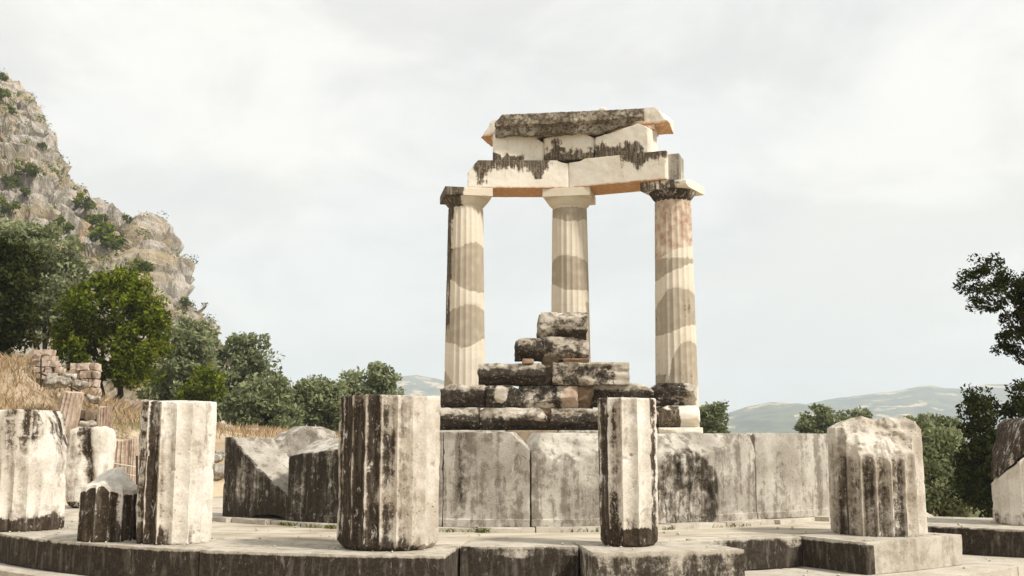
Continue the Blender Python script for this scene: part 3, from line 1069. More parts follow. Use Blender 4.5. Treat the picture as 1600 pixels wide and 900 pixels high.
def flute_stain(V, NF, ph, amt, seed, arris=0.9):
    """each flute has weathered on its own; the worn arrises are the palest"""
    u = (np.arctan2(V[:, 1], V[:, 0]) + ph) * NF / (2 * math.pi)
    k = np.floor(u).astype(int) % NF
    f = u - np.floor(u)
    r = np.random.RandomState(seed).uniform(-1, 1, NF)
    return amt * r[k] - arris * np.exp(-(np.minimum(f, 1 - f) / 0.09) ** 2)


def cut(d, p, n, pt, nm, a=0.03, b=0.012, c=0.005):
    nm = np.array(nm, float)
    nm /= np.linalg.norm(nm)
    return np.maximum(d, (p - np.array(pt)) @ nm + a * n.lo + b * n.mid + c * n.hi)


def bite(d, p, n, c, r, a=0.025, b=0.012, k=0.0):
    q = (p - np.array(c)) / np.array(r)
    e = (1 - np.linalg.norm(q, axis=1)) * min(r)
    e = e + a * n.lo + b * n.mid
    return np.maximum(d, e) if not k else smax(d, e, k)


def plane3(A, B, C, up=1):
    A, B, C = map(np.array, (A, B, C))
    nm = np.cross(B - A, C - A)
    nm = nm / np.linalg.norm(nm)
    if nm[2] * up < 0:
        nm = -nm
    return A, nm


def drum_spot(pxc, py, R):
    g = gnd(pxc, py)
    g[1] += R
    g[0] *= g[1] / (g[1] - R)
    return g


def top_z(py, loc, px=None):
    d = ray(800, py)
    return HC + d[2] * (loc[1] - 0.3) / d[1]


DR = 'fluted drums standing on the platform edge'


def front_drums():
    # leftmost, shoulder broken away
    R = 0.43
    g = drum_spot(31, 832, R)
    H = top_z(640, g)
    A = local(74, 640, g, 0, -0.1)
    B = local(99, 745, g, 0, -0.05)
    f0 = flute_fn(R, H, 20, 0.085, 0.1, 0.02, fl=lambda z: 1 - 0.85 * sstep(0.45 * H, 0.62 * H, z))

    def fn(p, n):
        d = f0(p, n)
        d = np.maximum(d, smax((p - A) @ np.array([0.955, 0, 0.295]), (p - A) @ np.array([0.5, -0.1, 0.86]), 0.12) + 0.015 * n.lo + 0.008 * n.mid)
        d = np.maximum(d, -np.maximum(np.abs(p[:, 0] + 0.32) - 0.17, np.maximum(p[:, 1] + 0.27, p[:, 2] - 0.52)) + 0.02 * n.mid)
        d = cut(d, p, n, (-0.25, -R * .8, H * 0.97), (-.35, -.75, .55), 0.02)
        return d
    stone('column_drum', fn, (-.48, -.48, 0), (.48, .48, H + .03), 0.0145, M_drum, g, 0, label='pale leftmost fluted drum with a rounded broken shoulder', cat='column drum', group=DR,
          crust=lambda V, n: 1.3 * sstep(0.22, 0.08, V[:, 2] + 0.07 * n.mid) + 0.45 * sstep(.72, 1.0, V[:, 2]) - .35 * sstep(.75, .5, V[:, 2]) * sstep(.2, .3, V[:, 2]) + flute_stain(V, 20, .1, .2, 1, .3))
    # low dark fragment
    R = 0.275
    g = drum_spot(168, 848, R)
    f1 = flute_fn(R, 0.9, 14, 0.09, 0.35, 0.08)
    P1 = plane3(local(126, 768, g, 0, -R), local(155, 757, g, 0, -R), (0, R, 0.68))
    P2 = plane3(local(158, 757, g, 0, -R), local(212, 781, g, 0, -R * .6), (0, R, 0.66))

    def fn1(p, n):
        d = f1(p, n)
        d = cut(d, p, n, *P1, 0.04, 0.035, .012)
        return cut(d, p, n, *P2, 0.04, 0.035, .012)
    stone('drum_fragment', fn1, (-.3, -.3, 0), (.3, .3, .7), 0.012, M_drum, g, 0, label='low dark drum fragment with sloping broken top beside the pale drum', cat='drum fragment',
          crust=lambda V, n: np.where(V[:, 1] < 0.02, 1.15, -.2) + 0.3 * sstep(.2, .05, V[:, 2]) - 2.2 * sstep(-.045, -.02, np.maximum((V - P1[0]) @ P1[1] + .04 * n.lo + .035 * n.mid, (V - P2[0]) @ P2[1] + .04 * n.lo + .035 * n.mid)) + .4 * n.mid + flute_stain(V, 14, .35, .35, 2, .55))
    # second drum from the left
    R = 0.345
    g = drum_spot(268, 852, R)
    H = top_z(625, g)
    f2 = flute_fn(R, H, 16, 0.10, 0.2, -0.03, wear=1.5)

    def fn2(p, n):
        d = f2(p, n)
        d = cut(d, p, n, (-R * .93, 0, 0), (-1, -.25, 0), 0.012)
        d = cut(d, p, n, (R * .96, 0, H), (.8, -.2, .42), 0.01)
        return cut(d, p, n, (0, -R * .5, H - .004), (.04, -.12, 1), 0.006)
    stone('column_drum', fn2, (-.4, -.4, 0), (.4, .4, H + .02), 0.013, M_drum, g, 0.1, label='tall white fluted drum with black streaked left side', cat='column drum', group=DR,
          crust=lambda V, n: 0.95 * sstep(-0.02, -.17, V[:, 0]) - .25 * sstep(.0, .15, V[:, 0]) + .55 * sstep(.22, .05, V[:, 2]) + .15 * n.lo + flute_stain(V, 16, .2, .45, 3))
    # stout dark drum
    R = 0.443
    g = drum_spot(606, 863, R)
    H = top_z(618, g)
    f3 = flute_fn(R, H, 20, 0.072, 0.05, 0.0, wear=1.6)

    def fn3(p, n):
        d = f3(p, n)
        r = np.hypot(p[:, 0], p[:, 1])
        d = np.maximum(d, (r - R * 0.93) * .62 - p[:, 2] * .78 + .025 + .02 * n.lo + .01 * n.mid)
        d = cut(d, p, n, (-R * .80, -R * .3, 0), (-.7, -.35, -.62), 0.02)
        d = bite(d, p, n, (R * .72, -R * .78, H * .62), (.07, .06, .11), .02, .01)
        return d
    stone('column_drum', fn3, (-.5, -.5, 0), (.5, .5, H + .02), 0.0145, M_drum_dark, g, 0, label='stout brown and black streaked drum in the middle, chamfered at the foot', cat='column drum', group=DR,
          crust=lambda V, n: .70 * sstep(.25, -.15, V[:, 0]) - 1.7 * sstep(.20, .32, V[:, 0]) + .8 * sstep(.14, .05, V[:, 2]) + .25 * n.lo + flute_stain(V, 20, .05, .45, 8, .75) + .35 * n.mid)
    # slim drum
    R = 0.262
    g = drum_spot(983, 856, R)
    H = top_z(620, g)
    f4 = flute_fn(R, H, 12, 0.115, 0.28, -0.02, wear=1.5)

    def fn4(p, n):
        d = f4(p, n)
        d = cut(d, p, n, (-R * .72, -R * .72, 0), (-.72, -.72, -.05), .01)
        r = np.hypot(p[:, 0], p[:, 1])
        d = np.maximum(d, (r - R * .93) * .7 - p[:, 2] * .7 + .012 + .015 * n.lo)
        return bite(d, p, n, (.005, -R - .0, H * .61), (.02, .05, .02), .002, .002)
    stone('column_drum', fn4, (-.3, -.3, 0), (.3, .3, H + .02), 0.012, M_drum, g, 0, label='slim fluted drum speckled with lichen and with a black foot', cat='column drum', group=DR,
          crust=lambda V, n: 2.2 * sstep(.17, .11, V[:, 2] + .05 * n.mid) + .5 * sstep(-.06, -.24, V[:, 0]) + .25 * sstep(.85, .2, V[:, 2]) + .35 * n.mid + .2 * n.lo + .28 + flute_stain(V, 12, .28, .5, 5, .7))
    # broken drum on its plinth block
    R = 0.462
    g = drum_spot(1373, 840, R)
    H = 1.16
    f5 = flute_fn(R, H + .05, 20, 0.11, 0.0, 0.02)
    zf = local(1370, 730, g, 0, -R)[2]
    A = (np.array([0, -R, zf]), np.array([-.04, -(H * .96 - zf), R * .72]) / math.hypot(H * .96 - zf, R * .72))
    Cc = plane3(local(1410, 664, g, 0, -R * .3), local(1442, 686, g, 0, -R * .3), (R * .75, R * .6, H * .93))
    D = plane3(local(1300, 678, g, 0, -R * .1), local(1335, 664, g, 0, -R * .2), (-.2, R, H * 1.0))

    def fn5(p, n):
        d = f5(p, n)
        d = cut(d, p, n, *A, .05, .04, .015)
        d = cut(d, p, n, (R * .86, 0, H * .90), (.62, .1, .78), .02, .015)
        d = cut(d, p, n, (-R * .80, 0, H * .93), (-.42, .05, .9), .02, .015)
        return cut(d, p, n, (0, 0, H * .985), (.02, .12, 1), .03, .025, .008)
    stone('column_drum', fn5, (-.52, -.52, 0), (.52, .52, H + .06), 0.0145, M_drum_dark, g, 0, label='fluted drum with a jagged hollow top on the square corner block', cat='column drum', group=DR,
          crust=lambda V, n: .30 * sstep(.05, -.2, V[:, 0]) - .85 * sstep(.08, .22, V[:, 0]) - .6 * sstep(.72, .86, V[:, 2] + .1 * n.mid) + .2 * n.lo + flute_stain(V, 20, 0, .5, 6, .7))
    # right edge drum, split
    R = 0.44
    g = drum_spot(1619, 823, R)
    H = top_z(652, g)
    f6 = flute_fn(R, H, 20, 0.085, 0.1, 0.04)
    P = plane3(local(1566, 742, g, 0, -.3), local(1602, 712, g, 0, -.42), (R, R, H * .9))

    def fn6(p, n):
        d = f6(p, n)
        d = np.maximum(d, (p - np.array(local(1572, 690, g, 0, 0))) @ np.array([-.93, 0, .37]) + .02 * n.lo)
        d = np.maximum(d, (p - np.array(local(1590, 655, g, 0, 0))) @ np.array([-.62, 0, .78]) + .02 * n.lo)
        s = (p - P[0]) @ P[1]
        return np.maximum(d, .012 - np.abs(s + .01 * n.mid))
    stone('column_drum', fn6, (-.48, -.48, 0), (.48, .48, H + .02), 0.0145, M_drum, g, 0, label='split fluted drum cut by the right edge of the picture', cat='column drum', group=DR,
          crust=lambda V, n: np.where((V - P[0]) @ P[1] > 0, .8, -.5) + .9 * sstep(.2, .1, V[:, 2] + .05 * n.mid))
    # hollowed fragment standing further back at left
    g = gnd(126, 795)
    g[1] += 0.25
    H = top_z(668, g)

    def fn7(p, n):
        x, y, z = p[:, 0], p[:, 1], p[:, 2]
        w = 0.20 + 0.10 * np.sin(np.clip(z / H, 0, 1) * 2.4)
        d = smax(np.abs(x + .02 - .05 * (z / H - .5)) - w + .02 * n.lo, np.abs(y) - .25 + .02 * n.lo, .12)
        d = smax(d, np.abs(z - H / 2) - H / 2 + .02 * n.lo + .012 * n.mid, .1)
        q = np.hypot((x - .05 + .14 * (z - .6)) / .10, (y + .29) / .13) - 1
        d = smax(d, -q * .09 + .01 * n.mid, .03)
        return d + .008 * n.mid + .004 * n.hi
    stone('drum_fragment', fn7, (-.38, -.32, 0), (.38, .32, H + .03), 0.016, M_drum, g, 0, label='hollowed standing fragment behind the leftmost drum', cat='drum fragment',
          crust=lambda V, n: .85 * sstep(.17, .0, np.abs(V[:, 0] - .05 + .14 * (V[:, 2] - .6)) + .03 * n.mid) + .35 * sstep(-.02, -.12, V[:, 0]) * sstep(.5, .8, V[:, 2]) + 1.5 * sstep(.12, .06, V[:, 2]) - .3)


front_drums()


# ------------------------------------------------------------------ slab wall (orthostates)
def slab(x0, y0, x1, y1, ytop, label, extra=None, crust=None, t=0.34, mould=True, mat=M_ortho, top=None):
    """a standing slab whose front foot runs from pixel (x0,y0) to (x1,y1)"""
    a, b = gnd(x0, y0, 0.045), gnd(x1, y1, 0.045)
    mid = (a + b) / 2
    rot = math.atan2(b[1] - a[1], b[0] - a[0])
    w = float(np.linalg.norm(b - a)) - 0.008
    nrm = np.array([-math.sin(rot), math.cos(rot), 0])
    loc = mid + nrm * t / 2
    H = local((x0 + x1) / 2, ytop, loc, rot, -t / 2)[2]
    Lc = lambda px, py, y=-t / 2: local(px, py, loc, rot, y)

    def fn(p, n):
        x, y, z = p[:, 0], p[:, 1] - p[:, 0] ** 2 / 8.5, p[:, 2]
        off = (0.018 * sstep(0.085, 0.07, z) if mould else 0.0)
        d = smax(np.abs(x) - w / 2 + .004 * n.mid, np.abs(y) - t / 2 - off + .0035 * n.lo + .002 * n.mid, .006)
        d = smax(d, np.abs(z - H / 2) - H / 2 + .006 * n.lo + .003 * n.mid, .008)
        ch = np.maximum(n.mid * .6 + n.hi * .4 - .25, 0) * (sstep(H - .07, H, z) + sstep(w / 2 - .05, w / 2, np.abs(x)) * .7)
        d = d + .10 * ch
        if extra:
            d = extra(d, p, n, Lc, H, t)
        return d
    return stone('wall_slab', fn, (-w / 2 - .02, -t / 2 - .06, 0), (w / 2 + .02, t / 2 + .08, H + .02), 0.019, mat, loc, rot, crust=(lambda V, n: crust(V, n, Lc, H)) if crust else None,
                 label=label, cat='wall slab', group='standing slabs of the inner wall')


def walls():
    def e1(d, p, n, L, H, t):
        A, B = L(364, 690), L(440, 772)
        pt, nm = plane3(A, B, np.array(L(425, 684, t / 2)))
        if nm[0] < 0:
            nm = -nm
        d = np.maximum(d, (p - pt) @ nm + .012 * n.lo + .012 * n.mid + .006 * n.hi)
        return bite(d, p, n, L(418, 812), (.28, .3, .055), .01, .006)
    slab(343, 807, 446, 813, 683, 'leftmost wall slab split by a steep diagonal break', e1, lambda V, n, L, H: np.where(V[:, 1] < -.22 + V[:, 0] ** 2 / 8.5, .62, -.35) + .45 * sstep(.3, .05, V[:, 2]) + .25 * n.lo, t=.5, mould=False)

    def e2(d, p, n, L, H, t):
        d = cut(d, p, n, *plane3(L(444, 714), L(530, 703), np.array(L(530, 684, t / 2))), .02, .012)
        return d
    slab(444, 813, 560, 820, 678, 'dark brown wall slab with a sloping top left of the stout drum', e2, lambda V, n, L, H: np.where(V[:, 1] < -.195 + V[:, 0] ** 2 / 8.5, .85, -.3) + .2 * n.lo, t=.45)
    slab(562, 820, 690, 823, 676, 'wall slab mostly hidden behind the stout drum', None, lambda V, n, L, H: .2 + .2 * n.lo)

    def e3(d, p, n, L, H, t):
        A = L(797, 675)
        B = L(829, 706)
        return cut(d, p, n, A, (B[2] - A[2], -0.012, A[0] - B[0]) if B[2] > A[2] else (A[2] - B[2], -.01, B[0] - A[0]), .012, .012)
    slab(691, 823, 828, 824, 675, 'pale streaked wall slab with its right upper corner cut off', e3, lambda V, n, L, H: -.22 + .2 * n.lo + .7 * sstep(.10, .03, np.abs(V[:, 0] + .26)) * sstep(.1, .3, V[:, 2]))

    def e4(d, p, n, L, H, t):
        A, B = L(832, 714), L(938, 716)
        s = (p - A) @ (lambda v: v / np.linalg.norm(v))(np.array([0, -.62, .42]))
        d = np.maximum(d, s + .05 * n.lo + .035 * n.mid + .012 * n.hi)
        A = L(832, 712)
        return cut(d, p, n, A, (-.75, -.25, .6), .02, .01)
    slab(831, 824, 985, 822, 676, 'grey wall slab with a flaked upper face left of the slim drum', e4, lambda V, n, L, H: .05 - .5 * sstep(.70, .85, V[:, 2]) + .2 * n.lo)

    def e5(d, p, n, L, H, t):
        c = np.array(L(1066, 772))
        d = bite(d, p, n, c + np.array([0, -.03, -.06]), (.44, .115, .46), .035, .03)
        d = cut(d, p, n, L(1050, 720), (-.1, -.72, .62), .03, .015)
        A = L(1180, 690)
        return cut(d, p, n, A, (.86, -.12, .5), .02, .01)

    def c5(V, n, L, H):
        c = np.array(L(1076, 760))
        r = np.hypot((V[:, 0] - c[0]) / .44, (V[:, 2] - c[2] + .06) / .48)
        return .85 * sstep(1.02, .9, r + .1 * n.mid) - .15 + .15 * n.lo
    slab(987, 821, 1194, 812, 677, 'wall slab with a big dark rough hollow right of the slim drum', e5, c5)

    def e6(d, p, n, L, H, t):
        return cut(d, p, n, L(1186, 686), (-.86, -.1, .3), .02, .01)
    slab(1190, 812, 1318, 804, 677, 'light grey streaked slab at the right end of the wall', e6, lambda V, n, L, H: -.18 + .2 * n.lo)

    # rough rubble lump behind the split slab
    g = at(468, 700, 14.3)
    H = top_z(666, (0, 14.3))

    def fr(p, n):
        d = smax(np.abs(p[:, 0]) - .42 + .06 * n.lo, np.abs(p[:, 1]) - .3 + .05 * n.lo, .1)
        d = smax(d, np.abs(p[:, 2] - H / 2) - H / 2, .05)
        d = cut(d, p, n, (.12, 0, H), (.34, -.1, .9), .04, .03)
        d = cut(d, p, n, (.0, 0, H), (-.45, -.1, .9), .04, .03)
        return d + .01 * n.mid
    stone('rubble_block', fr, (-.5, -.38, 0), (.5, .38, H + .05), .022, M_ortho, (g[0], 14.3, 0), .1, label='rough pointed block behind the split slab', cat='stone block')


walls()

# weeds along the wall foot
_rs = np.random.RandomState(3)
_wx = np.concatenate([_rs.normal(gnd(px, 829)[0], s, k) for px, s, k in ((760, .035, 30), (722, .1, 25), (905, .12, 20), (375, .15, 40), (505, .05, 30), (1045, .06, 18), (1200, .2, 22), (455, .2, 30))])
_wa = np.degrees(np.arctan2(_wx, 4.2))
_wr = np.array([foot_r(q) for q in _wa]) + .09 + _rs.uniform(0, .03, len(_wx))
_wp = np.stack([_wr * np.sin(np.radians(_wa)), CY - _wr * np.cos(np.radians(_wa)), np.full(len(_wx), .0)], 1)
blades('weeds', _wp, 0.045, M_weed, 4, 0.006, 0.8, 'small weeds along the foot of the slab wall')


def pebbles():
    rs = np.random.RandomState(12)
    n = 420
    a = np.radians(rs.uniform(-80, 75, n))
    r = np.sqrt(rs.uniform(4.1 ** 2, 6.9 ** 2, n))
    X, Y = CX + r * np.sin(a), CY - r * np.cos(a)
    deg = np.degrees(a)
    z = np.where(((deg > -4.6) & (deg < 5.8) & (r > 6.1)) | ((deg > 16.8) & (deg < 29.2) & (r > 5.8)) | ((deg > 42) & (deg < 51.5) & (r > 5.75)) | ((deg > 68) & (r > 5.6)) | ((deg > 5.5) & (deg < 42.3) & (r > 6.55)), -.285, .0)
    sz = .006 + .02 * rs.uniform(0, 1, n) ** 4
    for px, py, R in ((31, 832, .43), (168, 848, .275), (268, 852, .345), (606, 863, .443), (983, 856, .262), (1373, 840, .462), (1619, 823, .44)):
        g = drum_spot(px, py, R)
        m = 70
        t = rs.uniform(0, 2 * math.pi, m)
        q = R + np.abs(rs.normal(0, .035, m)) - .01
        X, Y = np.append(X, g[0] + q * np.cos(t)), np.append(Y, g[1] + q * np.sin(t))
        z, sz = np.append(z, np.full(m, .0)), np.append(sz, .004 + .012 * rs.uniform(0, 1, m) ** 3)
        n += m
    oc = np.array([(1, 0, 0), (0, 1, 0), (-1, 0, 0), (0, -1, 0), (0, 0, .8), (0, 0, -.5)], float)
    of = np.array([(0, 1, 4), (1, 2, 4), (2, 3, 4), (3, 0, 4), (1, 0, 5), (2, 1, 5), (3, 2, 5), (0, 3, 5)])
    V = (oc[None] * rs.uniform(.6, 1.4, (n, 6, 1)) * sz[:, None, None] + np.stack([X, Y, z + sz * .3], 1)[:, None]).reshape(-1, 3)
    F = (of[None] + 6 * np.arange(n)[:, None, None]).reshape(-1, 3)
    link('gravel', mesh_np('gravel', V, F, M_edge, False), kind='stuff', label='loose chips and gravel on the stone floor')


pebbles()


# ------------------------------------------------------------------ rubble wall on the far side
YB = 20.0


def rough_block(x0, y0, x1, y1, label, Y=YB, t=0.5, rnd=0.06, crust=None, red=None, mat=M_block, amp=0.06, cuts=(), name='wall_block', vox=.022, under=True, rot=0.0, group='rough blocks stacked in the far wall'):
    a, b = at(x0, y1, Y), at(x1, y0, Y)
    w, H = b[0] - a[0], b[2] - a[2]
    loc = np.array([(a[0] + b[0]) / 2, Y + t / 2, a[2]])
    L = lambda px, py, y=-t / 2: local(px, py, loc, rot, y)
    rs = np.random.RandomState(int(x0 * 7 + y0))
    rc = []
    if under:
        for sx in (-1, 1):
            rc.append(((sx * (w / 2 - rs.uniform(.01, .07)), -t / 2 + .02, H * rs.uniform(.3, .8)), (sx * rs.uniform(.5, .9), -.5, rs.uniform(-.5, .5))))
            if rs.uniform() < .6:
                rc.append(((sx * (w / 2 - rs.uniform(.03, .12)), 0, H * rs.uniform(.88, .97)), (sx * .45, -.1, .88)))
        rc.append(((rs.uniform(-.3, .3) * w, -t / 2 + .03, H * .5), (rs.uniform(-.35, .35), -.9, rs.uniform(-.1, .4))))

    def fn(p, n):
        x, y, z = p[:, 0], p[:, 1], p[:, 2]
        fz = amp * n.lo + amp * .55 * n.mid + .006 * n.hi
        yd = np.abs(y) - t / 2
        if under:
            zz = z / H + .12 * n.lo
            yd = np.maximum(y - t / 2, -(y + t / 2 - .17 * sstep(.55, .0, zz) - .10 * sstep(.70, 1.0, zz)))
        yd = yd + .05 * n.st
        d = smax(np.abs(x) - w / 2 - .004 + .25 * fz + .02 * n.st, yd + 1.0 * fz, .012)
        d = smax(d, np.abs(z - H / 2) - H / 2 + .25 * fz, .02)
        if under:
            pass
        for q, m in rc:
            d = cut(d, p, n, q, m, .02, .02)
        for c in cuts:
            d = cut(d, p, n, L(*c[0]), c[1], .03, .02)
        return d
    return stone(name, fn, (-w / 2, -t / 2 - .03, 0), (w / 2, t / 2 + .03, H + .03), vox, mat, loc, rot, crust=crust, red=red, label=label, cat='stone block', group=group, fr=(3.2, 9, 26))


def rubble_wall():  # crust masks here also paint underside shade and lit tops onto the blocks
    rr = rough_block
    dk_shade = lambda V, n: .05 + 1.0 * sstep(.34, .18, V[:, 2] + .10 * n.lo) - .25 * sstep(.34, .40, V[:, 2]) + .5 * n.lo  # shade of the undercut and light on the top bevel, painted as crust
    low = lambda V, n: 1.25 * sstep(.34, .20, V[:, 2] + .10 * n.lo) - .25 - .2 * sstep(.34, .40, V[:, 2]) + .5 * n.lo  # same painted underside shade and lit top, with a stronger foot
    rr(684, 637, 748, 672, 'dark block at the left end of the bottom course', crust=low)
    rr(749, 637, 861, 672, 'long white topped block left of centre in the bottom course', crust=lambda V, n: 1.0 * sstep(.24, .14, V[:, 2] + .1 * n.mid) - .35 * sstep(.25, .33, V[:, 2]), cuts=[((856, 658), (.8, -.3, .5))])  # shaded underside and lit top painted in here as well
    rr(862, 638, 948, 672, 'dark bulging block in the middle of the bottom course', crust=dk_shade)
    rr(949, 640, 1030, 672, 'dark block of the bottom course hidden behind the slim drum', crust=dk_shade, vox=.03)
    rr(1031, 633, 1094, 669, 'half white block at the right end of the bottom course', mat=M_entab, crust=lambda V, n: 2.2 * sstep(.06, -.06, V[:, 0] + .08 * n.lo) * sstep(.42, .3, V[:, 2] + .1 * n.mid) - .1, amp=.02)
    rr(688, 601, 758, 636, 'black block with pale edges at the left end of the second course', crust=dk_shade, amp=.015, rnd=.03)
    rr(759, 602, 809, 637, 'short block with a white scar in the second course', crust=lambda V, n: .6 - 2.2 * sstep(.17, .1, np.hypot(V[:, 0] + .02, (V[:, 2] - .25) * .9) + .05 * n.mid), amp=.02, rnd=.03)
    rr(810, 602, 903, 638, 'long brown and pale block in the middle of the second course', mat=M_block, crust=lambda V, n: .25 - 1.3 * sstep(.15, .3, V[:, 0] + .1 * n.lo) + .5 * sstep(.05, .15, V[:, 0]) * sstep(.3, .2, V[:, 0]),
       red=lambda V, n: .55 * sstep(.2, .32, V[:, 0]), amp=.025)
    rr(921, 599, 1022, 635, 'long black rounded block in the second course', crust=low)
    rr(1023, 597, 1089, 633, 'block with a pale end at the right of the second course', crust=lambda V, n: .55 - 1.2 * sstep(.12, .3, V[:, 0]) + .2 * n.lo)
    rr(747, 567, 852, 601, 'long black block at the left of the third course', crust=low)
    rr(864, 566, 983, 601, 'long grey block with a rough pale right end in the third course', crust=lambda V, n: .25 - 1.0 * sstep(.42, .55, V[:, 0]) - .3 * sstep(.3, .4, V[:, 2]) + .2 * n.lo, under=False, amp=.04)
    rr(805, 527, 851, 562, 'dark block at the left of the fourth course', crust=dk_shade, amp=.025)
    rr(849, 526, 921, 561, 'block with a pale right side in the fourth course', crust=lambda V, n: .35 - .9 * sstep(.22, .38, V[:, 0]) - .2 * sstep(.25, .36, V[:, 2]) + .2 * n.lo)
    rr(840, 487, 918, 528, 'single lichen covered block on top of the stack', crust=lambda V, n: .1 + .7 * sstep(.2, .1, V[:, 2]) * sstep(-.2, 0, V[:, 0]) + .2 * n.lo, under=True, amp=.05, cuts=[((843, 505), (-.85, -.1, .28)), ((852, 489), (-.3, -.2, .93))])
    # brown core and shims seen in the gaps
    rr(846, 520, 878, 602, 'brown rubble core between the upper courses', Y=YB + .12, mat=M_mortar, amp=.08, name='rubble_core', under=True, t=.3, group=None)
    rr(900, 598, 928, 640, 'brown masonry pier in the second course', Y=YB + .08, mat=M_mortar, amp=.02, name='masonry_pier', under=True, t=.3, red=lambda V, n: .15 + .3 * n.lo, group=None)
    rr(816, 560, 834, 568, 'small reddish shim under the fourth course at left', Y=YB + .05, mat=M_mortar, amp=.006, name='shim_stone', under=False, t=.25, rnd=.02, red=lambda V, n: np.full(len(V), .45), vox=.015, group=None)
    rr(880, 560, 920, 568, 'reddish shim under the fourth course at right', Y=YB + .05, mat=M_mortar, amp=.006, name='shim_stone', under=False, t=.25, rnd=.02, red=lambda V, n: np.full(len(V), .45), vox=.015, group=None)
    rr(826, 636, 876, 660, 'reddish fill behind the bottom course', Y=YB + .16, mat=M_mortar, amp=.02, name='rubble_core', under=False, t=.25, red=lambda V, n: .4 + .5 * n.lo, group=None)
    rr(1030, 668, 1098, 678, 'thin white levelling stone under the half white block', Y=YB - .05, mat=M_entab, amp=.008, name='levelling_stone', under=False, t=.5, rnd=.02, group=None)
    # the slabs that carry the stack
    root = link('far_wall', None, None, (0, YB + .25, 0), 0, 'lower slabs of the far wall under the rubble courses', 'wall')
    xs = [684, 790, 872, 1000, 1098]
    for i in range(4):
        a, b = at(xs[i], 672, YB), at(xs[i + 1], 672, YB)
        w, H = b[0] - a[0], a[2] - .002

        def fn(p, n, w=w, H=H):
            d = smax(np.abs(p[:, 0]) - w / 2 + .004 + .006 * n.mid, np.abs(p[:, 1]) - .25 + .015 * n.lo, .03)
            return smax(d, np.abs(p[:, 2] - H / 2) - H / 2 + .004 * n.lo, .03)
        stone('slab', fn, (-w / 2, -.28, 0), (w / 2, .28, H), .035, M_mortar if i == 1 else M_ortho, ((a[0] + b[0]) / 2, 0, 0), 0, parent=root)


rubble_wall()


# ------------------------------------------------------------------ three columns
def inpoly(px, py, poly):
    inside = np.zeros(len(px), bool)
    n = len(poly)
    for i in range(n):
        x0, y0 = poly[i]
        x1, y1 = poly[(i + 1) % n]
        c = (y0 > py) != (y1 > py)
        xx = (x1 - x0) * (py - y0) / (y1 - y0 + 1e-12) + x0
        inside ^= c & (px < xx)
    return inside


COLS = [(727, 22.10), (891, 22.15), (1054, 21.45)]
ZTOP, ZNECK = 6.07, 5.71


def column(k, label, tone_polys, red_polys, crust_shaft, crust_cap, tilt):
    pxc, Y = COLS[k]
    X = at(pxc, 450, Y)[0]
    loc = np.array([X, Y, 0.0])
    root = link('column', None, None, loc, 0, label, 'column', 'three re-erected columns')
    NF, per, rows = 20, 8, 230
    th = np.linspace(0, 2 * math.pi, NF * per, endpoint=False)
    u = (np.arange(NF * per) % per) / per
    arc = 1 - (2 * u - 1) ** 2
    z = np.linspace(0, ZNECK, rows)
    R = 0.438 - (0.438 - 0.362) * (z / ZNECK) ** 1.25
    rad = R[:, None] * (1 - 0.050 * arc[None, :])
    V = np.stack([rad * np.cos(th + .08), rad * np.sin(th + .08), np.repeat(z[:, None], NF * per, 1)], -1).reshape(-1, 3)
    n = noises(V, 40 + k, (1.6, 7, 20))
    inw = 1 - 0.010 * np.maximum(n.mid - .35, 0) * 2 - .004 * n.lo
    V[:, :2] *= inw[:, None]
    W = V + loc
    W[:, 1] = Y - 0.3
    px, py = project(W)
    j = 1.6 * n.mid + 0.8 * n.hi
    tone = np.zeros(len(V))
    red = np.zeros(len(V))
    for pl in tone_polys:
        tone = np.maximum(tone, inpoly(px + j, py + j, pl))
    for pl in red_polys:
        red = np.maximum(red, inpoly(px + j, py + j, pl) * np.clip(.75 + .9 * n.mid, 0, 1))
    i = np.arange(len(V)).reshape(rows, -1)
    jx = np.roll(i, -1, axis=1)
    F = np.stack([i[:-1], jx[:-1], jx[1:], i[1:]], -1).reshape(-1, 4)
    # a patch of older marble sits a few millimetres below the new stone
    V[:, :2] *= (1 - 0.008 * tone)[:, None]
    tg = tone.reshape(rows, -1)
    edge = (np.abs(np.roll(tg, 1, 0) - tg) + np.abs(np.roll(tg, 1, 1) - tg) > .5).ravel()
    joint = np.zeros(rows)
    for q in (0.9, 1.82, 2.75, 3.66, 4.55, 5.3):
        joint[int(q / ZNECK * rows)] = 1
    joint = np.repeat(joint, NF * per)
    V[:, :2] *= (1 - .012 * edge - .010 * joint)[:, None]
    cr = crust_shaft(V, n) + .22 * edge + .15 * joint + tone * (.25 + .45 * n.lo) + .25 * n.lo
    link('shaft', mesh_np('shaft', V, F, M_column, True, {'tone': tone * np.clip(.95 + .3 * n.mid, .5, 1), 'red': red, 'crust': cr}), root)
    cap = stone('capital', lambda p, n: smax(np.hypot(p[:, 0], p[:, 1]) - (0.35 + .125 * np.clip((p[:, 2] - .04) / .16, 0, 1) ** .75 + .005 * n.mid), np.abs(p[:, 2] - .104) - .104, .012),
                (-.52, -.52, 0), (.52, .52, .22), .02, M_column if k != 2 else M_drum_dark, (0, 0, ZNECK - .01), 0, crust=crust_cap, parent=root)
    ah = ZTOP - ZNECK - .192
    rot = tilt
    stone('abacus', lambda p, n: smax(smax(np.abs(p[:, 0]) - .49 + .006 * n.lo, np.abs(p[:, 1]) - .49 + .006 * n.lo, .008), np.abs(p[:, 2] - ah / 2) - ah / 2 + .003 * n.mid +
                                      .12 * np.maximum(n.lo - .45, 0), .008), (-.53, -.53, 0), (.53, .53, ah), .02, M_column if k != 2 else M_entab, (0, 0, .202), rot, crust=crust_cap, parent=cap)
    return root


